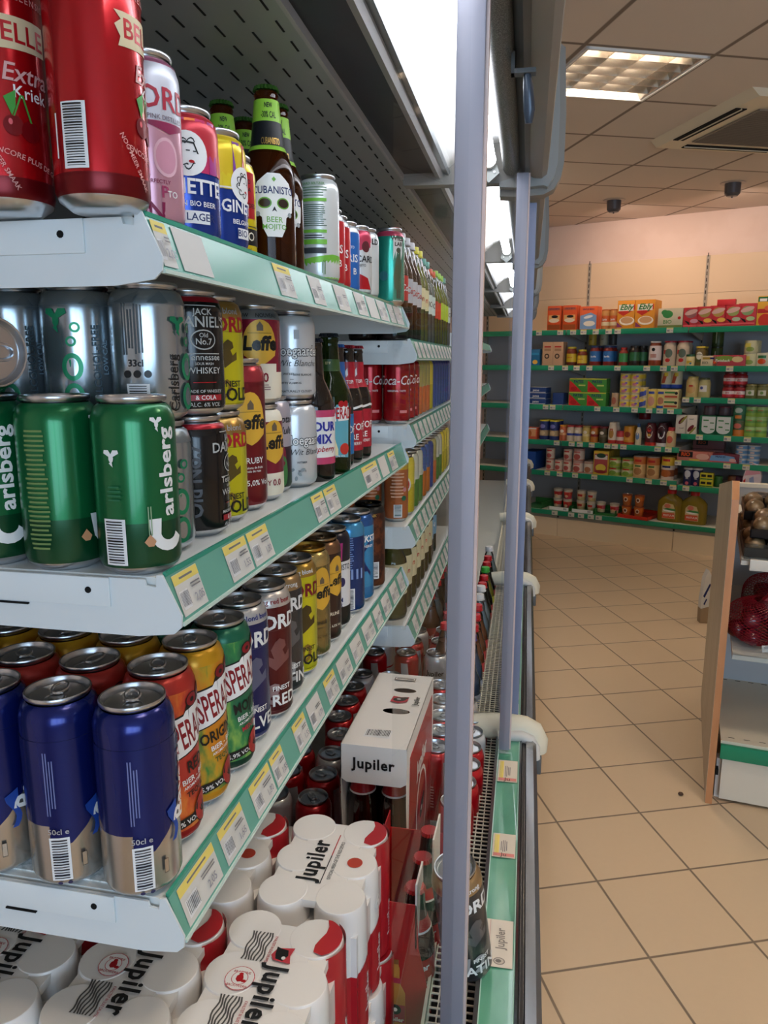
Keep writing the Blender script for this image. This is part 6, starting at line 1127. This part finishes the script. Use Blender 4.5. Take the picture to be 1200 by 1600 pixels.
carton('fish_pack', .235, .072, .08, '#6a1a2a', [('p', P((-.10, -.025), (.10, -.025), (.08, .015), (.0, .025), (-.09, .018)), mat('#6a9ac8', .4)), ('p', rc(.0, -.028, .20, .010), mat('#c8606a', .4)), ('p', ell(.07, -.012, .025, .014), mat('#d8a8a0', .4)), txt('PRINCES', -.02, .010, .014, BL, bold=.03)], 'dark red and light blue fish pack beside the tuna box', gu(1142), S)
for k, px in enumerate((1170, 1189)): tin('tuna_tin', .047, .036, [(0, '#b8c0c8'), (.006, '#5a8ab8'), (.028, '#b8c0c8')], [('p', rc(0, .017, .03, .012), mat('#c8b0a8', .4))], 'flat blue tuna tin, %s tower' % ('left', 'right')[k], gu(px), S, stack=4)
S = SR[5]
for k, px in enumerate((1087, 1101)): tin('salt_canister', .041, .145, [(0, '#1c2450'), (.13, '#c8c8cc')], [('p', ell(0, .095, .026, .030), mat('#c8ccd8', .4)), ('p', ell(0, .02, .014), mat('#c85a6a', .4)), txt('SEL', 0, .06, .012, W)], 'navy salt canister with white round print, %s' % ('left', 'right')[k], gu(px), S, 'canister')
for k, px in enumerate((1113, 1123)):
    for j in range(2): carton('spice_box', .052, .056, .05, '#c8c02a', [('p', rc(0, .006, .035, .02), K), ('p', rc(0, -.02, .045, .010), GR)], 'small yellow and green box, %s %s' % (('lower', 'upper')[j], ('left', 'right')[k]), gu(px), S+.058*j)
tin('spice_tub', .034, .075, [(0, '#2f6a2f')], [], 'green tub beyond the yellow boxes', gu(1134), S, 'tub', ('#3a7a3a', .012, .032), v=.08)
for k, px in enumerate((1157, 1168)): tin('spice_tub', .038, .085, [(0, ['#7a4a2a', '#5a2a4a'][k])], [], 'dim %s jar low behind the produce stand' % ('brown', 'plum')[k], gu(px), S, 'tub', (['#6a3a20', '#4a2040'][k], .012, .034), v=.10)
# base shelf
S = .2355; BZ = .02
cup = lambda r_, h: [(r_*.74, 0), (r_*.78, .004), (r_*.97, h-.004), (r_, h-.003), (r_, h)]
def cupn(px, n_, nm, c1, c2, u_v=.03, r_=.042): tin('noodle_cup', r_, .085, [(0, c1), (.03, c2), (.062, '#d8d0c0')], [('p', rc(0, .045, .05, .020), REDm if c2 != '#b8602a' else mat('#8a3a1c', .4)), ('p', ell(0, .025, .018, .012), mat('#d8b890', .5))], nm, gu(px), S+BZ, 'cup', None, v=u_v, shape=cup(r_, .085), stack=n_)
cupn(877, 2, 'noodle cup in the first stack of the bottom shelf', '#c8bca8', '#b83a3a'); cupn(893, 2, 'noodle cup in the second stack of the bottom shelf', '#b83a4a', '#c84a3a')
cupn(915, 2, 'noodle cup in the third, paler stack', '#b8b080', '#d8b88a'); cupn(932, 2, 'noodle cup in the fourth stack with white swirl', '#b8b080', '#c8c8c0')
cupn(948, 1, 'single short noodle cup, left of the two', '#d8cca8', '#c85a6a'); cupn(970, 1, 'single short noodle cup, right of the two', '#d8cca8', '#c85a6a')
for k, (x0, x1, cc) in enumerate(((867, 900, 'cream'), (904, 940, 'cream'), (942, 975, 'green'))):
    u0, u1 = gu(x0), gu(x1); r = empty('display_tray', gw((u0+u1)/2, .0, S+.0005), WA); tag(r, 'low %s cardboard display tray under noodle cups, %s' % (('green and white', 'green and white', 'plain green')[k], ('left one', 'middle one', 'right one')[k]), 'tray')
    wd = (u1-u0)/2; a = MB(); a.box(-wd, wd, .006, .25, 0, .004, GR); a.box(-wd, wd, .25, .253, 0, .05, GR); a.box(-wd, -wd+.003, .006, .25, 0, .05, GR); a.box(wd-.003, wd, .006, .25, 0, .05, GR); a.build('tray_body', r)
    a = MB(); a.box(-wd, wd, .003, .006, 0, .035 if k < 2 else .022, GR)
    if k < 2: a.flat([('p', rc(0, 0, wd*1.9, .030), W)] + bars(wd*.6, 0, .03, .02, K, 0, 8), (0, .003, .018), (1, 0, 0), (0, 0, 1), (0, -1, 0))
    a.build('tray_front', r)
u0, u1 = gu(978), gu(1030); r = empty('display_tray', gw((u0+u1)/2, .0, S+.0005), WA - .15); tag(r, 'low red display tray under the orange cups on the bottom shelf', 'tray'); wd = (u1-u0)/2; RT = mat('#c8301c', .4)
a = MB(); a.box(-wd, wd, .0, .35, 0, .004, RT); a.box(-wd, wd, .0, .004, 0, .028, RT); a.box(-wd, wd, .346, .35, 0, .028, RT); a.box(-wd, -wd+.004, 0, .35, 0, .028, RT); a.box(wd-.004, wd, 0, .35, 0, .028, RT); a.build('tray_body', r)
for k, px in enumerate((990, 1010)): tin('noodle_cup', .043, .095, [(0, '#b0602a'), (.05, '#c8702a'), (.085, '#a84a1c')], [('p', ell(0, .055, .02, .02), mat('#e0d0b8', .4)), ('p', ell(0, .055, .012, .012), mat('#6a3018', .4))], 'tall orange brown cup in the red tray, %s stack' % ('left', 'right')[k], gu(px), S+.005, 'cup', None, v=.03, shape=cup(.043, .095), stack=2)
# oil jugs
OIL = mat('#a8902a', .08, 0, .2, .45, 1.3)
def oil_jug():
    r = empty('oil_jug'); b = MB()
    pr = [(.10, .055, 0), (.105, .06, .01), (.105, .06, .13), (.10, .058, .17), (.075, .045, .20), (.035, .03, .225), (.028, .028, .24)]
    rings = []
    for (rx, ry, z) in pr:
        rings.append([b.bm.verts.new((rx*math.copysign(abs(math.cos(t))**.7, math.cos(t)), ry*math.copysign(abs(math.sin(t))**.7, math.sin(t)), z)) for t in [2*PI*k/32 for k in range(32)]])
    i = b.mi(OIL)
    for j in range(len(rings)-1):
        for k in range(32): f = b.bm.faces.new((rings[j][k], rings[j][(k+1) % 32], rings[j+1][(k+1) % 32], rings[j+1][k])); f.material_index = i; f.smooth = True
    f = b.bm.faces.new(rings[0][::-1]); f.material_index = i; f = b.bm.faces.new(rings[-1]); f.material_index = i; b.build('jug_body', r, 60)
    b = MB(); b.lathe([(.036, .235), (.036, .262), (.033, .266)], mat('#c02428', .35), 24); b.build('cap', r)
    b = MB(); b.flat([('p', P((-.055, -.07), (.05, -.07), (.05, .0), (.03, .05), (-.03, .06), (-.055, .03)), mat('#c8b88a', .45)), ('p', rc(-.005, -.045, .10, .045), mat('#c8502a', .45)), ('p', ell(.0, .0, .05, .014), W), ('p', P((-.05, .005), (.05, -.005), (.05, .012), (-.02, .018)), GR), ('p', ell(-.015, .035, .025, .018), mat('#c8705a', .45)), txt('FRITUUR', 0, -.045, .016, W, bold=.02)], (0, -.0615, .10), (1, 0, 0), (0, 0, 1), (0, -1, 0)); b.build('label', r)
    tag(r, 'x', 'oil jug'); return r
oj = oil_jug()
for k, px in enumerate((1061, 1099)): dup(oj, gw(gu(px), .10, S), WA, 'big jug of yellow frying oil with red cap, %s' % ('left of the two', 'right one, by the produce stand')[k])
# left green rack and cardboard at the foot of the cabinets
r = empty('display_tray', gw(gu(842), .0, S+.0005), WA); tag(r, 'long green tray edge at the left end of the bottom shelf', 'tray'); a = MB(); a.box(-.10, .08, .006, .30, 0, .004, GR); a.box(.076, .08, .006, .30, 0, .05, GR); a.box(-.10, .08, .30, .304, 0, .05, GR); a.build('tray_body', r)

# ================================================================== PRODUCE STAND
DA = rad(-9.4); dd = Vector((math.cos(DA), math.sin(DA), 0)); dn = Vector((-math.sin(DA), math.cos(DA), 0)); DO = Vector((.612, 2.655, 0))
r = empty('produce_stand', DO, DA); tag(r, 'cream and grey produce stand with a wooden end panel beside the aisle', 'display stand')
M_wood = noisy('#c98f62', '#b57c50', 18, .4, 0., (1, 1, .12), .35, .7); M_woodf = noisy('#cdb9a0', '#bfa98c', 14, .4, 0., (1, 1, .1), .35, .7)
a = MB(); pts = [(.0, .0), (.0, .98), (.012, 1.10), (.075, 1.155), (.90, 1.02), (.90, 0)]; a.prism(pts, 'x', .0, .022, M_wood); a.prism([(y+.001, z+.001*(z < .1)) for y, z in pts], 'x', -.0012, 0, M_woodf); a.build('side_panel', r)
a = MB(); a.box(.03, 1.25, .62, .64, .05, 1.055, mat('#b6babd', .5)); a.box(.03, 1.25, .61, .645, 1.055, 1.07, mat('#d8d0bc', .5)); a.build('back_panel', r)
a = MB(); a.box(.035, 1.25, .03, .62, .215, .235, mat('#ddd6c2', .45))
for k in range(24): a.box(.06 + k*.05, .08 + k*.05, .605, .609, .2352, .2358, M_slot); a.box(.06 + k*.05, .08 + k*.05, .06, .063, .2352, .2356, M_slot)
a.build('base_shelf', r)
a = MB(); a.box(.035, 1.25, .014, .03, .172, .225, M_gstrip, .002); a.build('price_strip', r)
a = MB(); a.box(.045, 1.25, .03, .045, .012, .165, mat('#ddd6c6', .45)); a.box(.030, .05, .06, .10, 0, .15, M_white); a.box(.026, .036, .03, .06, .10, .12, M_slot); a.build('kick_plate', r)
a = MB(); a.prism([(.02, .545), (.60, .635), (.60, .65), (.02, .56)], 'x', .045, 1.25, mat('#d8d4c8', .4)); a.prism([(.015, .545), (.022, .545), (.022, .595), (.015, .595)], 'x', .045, 1.25, thin_glass('clear_guard', (.95, .97, .97))); a.build('middle_shelf', r)
a = MB(); a.prism([(.02, .880), (.60, .97), (.60, .985), (.02, .895)], 'x', .045, 1.25, mat('#d8d4c8', .4)); a.box(.07, 1.25, -.004, .02, .868, .905, mat('#e6e2d8', .4), .002); a.prism([(.008, .905), (.018, .905), (.018, .955), (.008, .955)], 'x', .05, 1.25, thin_glass('clear_guard2', (.85, .87, .88))); a.build('upper_shelf', r)
def dw(x, y, z): p = DO + dd*x + dn*y; return Vector((p.x, p.y, z))
# packs of brown fruit in cling film
KB = noisy('#7a6244', '#927a58', 60, .4, 0., (1, 1, 1), .35, .65, None, .4); TRAYM = mat('#1c1c20', .3)
def fruitpack(variant, rr):
    r = empty('fruit_pack'); a = MB(); X, Y = .14, .085
    for (x0, x1, y0, y1) in ((-X, X, -Y, -Y+.004), (-X, X, Y-.004, Y), (-X, -X+.004, -Y, Y), (X-.004, X, -Y, Y)): a.box(x0, x1, y0, y1, 0, .032, TRAYM)
    a.box(-X, X, -Y, Y, 0, .003, TRAYM); a.build('tray', r)
    for i in range(4):
        for j in range(2):
            b = bmesh.new(); bmesh.ops.create_uvsphere(b, u_segments=16, v_segments=10, radius=1); cx, cy = -.104+.069*i, -.042+.083*j; ph = rr.uniform(-.3, .3)
            a = MB(); i_ = a.mi(KB); mp = {}
            for v in b.verts: x, y, z = v.co.x*.032, v.co.y*.038, v.co.z*.028; mp[v] = a.bm.verts.new((cx + x*math.cos(ph) - y*math.sin(ph), cy + x*math.sin(ph) + y*math.cos(ph), .034 + z))
            for f in b.faces: ff = a.bm.faces.new([mp[v] for v in f.verts]); ff.material_index = i_; ff.smooth = True
            b.free(); a.build('fruit', r)
    a = MB(); nx, ny = 24, 14; g = []
    for j in range(ny+1):
        row = []
        for i in range(nx+1):
            x = -X-.002 + (2*X+.004)*i/nx; y = -Y-.002 + (2*Y+.004)*j/ny; ed = min(min(i, nx-i)/2.5, min(j, ny-j)/2.5, 1)
            z = .030 + (.034 + .002*math.sin(x*90)*math.sin(y*75) + rr.uniform(-.0006, .0006))*ed; row.append(a.bm.verts.new((x, y, z)))
        g.append(row)
    i_ = a.mi(M_film)
    for j in range(ny):
        for i in range(nx): f = a.bm.faces.new((g[j][i], g[j][i+1], g[j+1][i+1], g[j+1][i])); f.material_index = i_; f.smooth = True
    a.build('film', r, 0)
    a = MB(); a.label([('p', ell(.045, -.005, .052, .024, 24, .0), mat('#d8d46a', .45)), ('p', ell(.045, -.005, .045, .019, 24, .0), mat('#ecebe4', .45)), txt('kiwi', .045, -.005, .014, mat('#c8c8a0', .5))], lambda u, v, off: Vector((u, v, .0675+off))); a.build('sticker', r)
    tag(r, 'x', 'fruit pack'); return r
rr = random.Random(3); fp = fruitpack(0, rr); sl = math.atan(.09/.58)
def onshelf(x, y, z0, zz=0): return dw(x, y, z0 + (y-.02)*.09/.58 + zz)
for (x, y, zz, tw, lb) in ((.190, .13, .003, .02, 'film wrapped tray of brown fruit, bottom of the pile at the stand corner'), (.215, .115, .070, -.12, 'tilted film wrapped tray of brown fruit with oval sticker, topmost in front'), (.190, .31, .003, .03, 'film wrapped tray of brown fruit lying at the back of the upper shelf'), (.195, .30, .070, .0, 'film wrapped brown fruit tray stacked at the back, yellow edged sticker'), (.52, .14, .003, 0., 'film wrapped fruit tray further right beyond the picture edge')):
    dup(fp, onshelf(x, y, .897, zz), 0, lb, rot=(sl, 0, DA+tw))
# net of onions
ON = noisy('#5c1220', '#7a1c34', 14, .25, 0., (1, 1, .3), .3, .7, '#8f3048', .4)
for n_, (bx, by, lb) in enumerate(((.145, .13, 'red net bag of red onions with a paper ticket, at the stand corner'), (.40, .14, 'second red net of onions, cut by the right picture edge'), (.20, .34, 'red net bag of onions behind the front one'))):
    r = empty('onion_bag', onshelf(bx, by, .562, .010), DA); r.rotation_euler = (sl, 0, DA); tag(r, lb, 'bag of onions'); rq = random.Random(11+n_); pos = []
    for k in range(11):
        lay = 0 if k < 6 else (1 if k < 10 else 2); ang = k*1.05 + lay*.5; rad_ = (.072, .045, 0)[lay]; pos.append((rad_*math.cos(ang)*1.15, rad_*math.sin(ang)*.9, .034 + lay*.048))
    for (x, y, z) in pos:
        b = bmesh.new(); bmesh.ops.create_uvsphere(b, u_segments=18, v_segments=12, radius=1); a = MB(); i_ = a.mi(ON); s_ = rq.uniform(.030, .037); e = Matrix.Rotation(rq.uniform(0, 3), 3, 'X') @ Matrix.Rotation(rq.uniform(0, 3), 3, 'Y'); mp = {}
        for v in b.verts:
            c = v.co.copy(); q_ = 1 + .35*max(0, abs(c.z)-.8)/.2*.6; c = Vector((c.x*s_, c.y*s_, c.z*s_*.88*q_)); mp[v] = a.bm.verts.new(Vector((x, y, z)) + e @ c)
        for f in b.faces: ff = a.bm.faces.new([mp[v] for v in f.verts]); ff.material_index = i_; ff.smooth = True
        b.free(); a.build('onion', r, 0)
    # the net: strands over a hull round the onions
    a = MB(); NM = mat('#8c0f20', .4); U, V = 34, 20; P_ = {}
    for i in range(U):
        for j in range(V+1):
            t = 2*PI*i/U; f_ = j/V; ph = f_*PI*.93; rx = .125*math.sin(ph*.97+.08)**.75; zz = .075 - .078*math.cos(ph*1.0); rx *= 1 + .05*math.sin(t*5+n_) ; P_[i, j] = Vector((rx*math.cos(t)*1.0, rx*.82*math.sin(t), max(.001, zz*1.02)))
    for i in range(U):
        for j in range(V):
            for (p, q) in ((P_[i, j], P_[(i+1) % U, j+1]), (P_[(i+1) % U, j], P_[i, j+1])):
                a.tube([p, q], .0010, NM, 3, False)
    tp = P_[0, V].z
    a.tube([(0, 0, tp-.004), (.01, .0, tp+.02), (.03, .01, tp+.035), (.045, .0, tp+.03)], [.02, .012, .016, .022], NM, 8); a.build('net', r)
    if n_ < 2:
        a = MB(); a.flat([('p', rc(0, 0, .062, .036), W)] + lines(-.01, .008, .03, .016, 3, M_txt) + bars(.018, -.006, .016, .010, K, 0, 8), (.02, -.100, .022), (.97, -.05, .18), (-.16, -.35, .90), (0, -1, .1)); a.build('paper_ticket', r)
# white bag at the far side of the stand
r = empty('packet_bag', (.985, 4.70, 0), DA+.3); tag(r, 'white and brown packet standing upright on the floor behind the stand', 'packet')
a = MB(); a.prism([(-.03, 0), (.03, 0), (.032, .14), (.015, .30), (-.002, .33), (-.022, .28), (-.032, .14)], 'y', -.02, .03, mat('#d8d6d0', .5)); a.prism([(-.0305, .0), (.0305, 0), (.0325, .11), (-.0325, .09)], 'y', -.0215, .0315, mat('#9a8468', .5)); a.flat([('p', P((-.025, .17), (-.015, .16), (.015, .24), (.008, .25)), BL), ('p', P((-.02, .12), (-.012, .115), (.0, .15), (-.006, .155)), BL)], (0, -.0215, 0), (1, 0, 0), (0, 0, 1), (0, -1, 0)); a.build('bag', r)
# pink and white packet at the shelf end, behind the stand
r = empty('wafer_bag', gw(gu(1192), -.02, SR[5]), WA); tag(r, 'pink and white packet rising behind the produce stand, right edge', 'packet')
a = MB(); a.prism([(-.06, 0), (.06, 0), (.065, .12), (.045, .20), (.0, .22), (-.045, .19), (-.065, .10)], 'y', .03, .09, mat('#cfc4cc', .4)); a.flat([('p', P((-.055, .12), (.055, .14), (.04, .195), (.0, .215), (-.04, .185)), mat('#c890a0', .5)), ('p', P((-.01, .03), (.02, .06), (.01, .12), (-.02, .10)), mat('#8a9ac0', .5)), ('p', P((-.06, .0), (-.045, .0), (-.045, .1), (-.06, .08)), REDm)], (0, .03, 0), (1, 0, 0), (0, 0, 1), (0, -1, 0)); a.build('bag', r)
# pebble-like crumb on the tiles
r = MB(); r.lathe([(.004, 0), (.0095, .003), (.008, .008), (.003, .010)], mat('#4a3426', .7), 9); o = r.build('crumb', loc=(.535, 2.69, .0005)); tag(o, 'small brown crumb lying on the beige floor tiles', 'crumb')
# remove prototypes never placed
for o in list(bpy.data.objects):
    if o.type == 'EMPTY' and o.parent is None and o.name not in USED and o.get('label') == 'x': 
        for ch in list(o.children): bpy.data.objects.remove(ch)
        bpy.data.objects.remove(o)
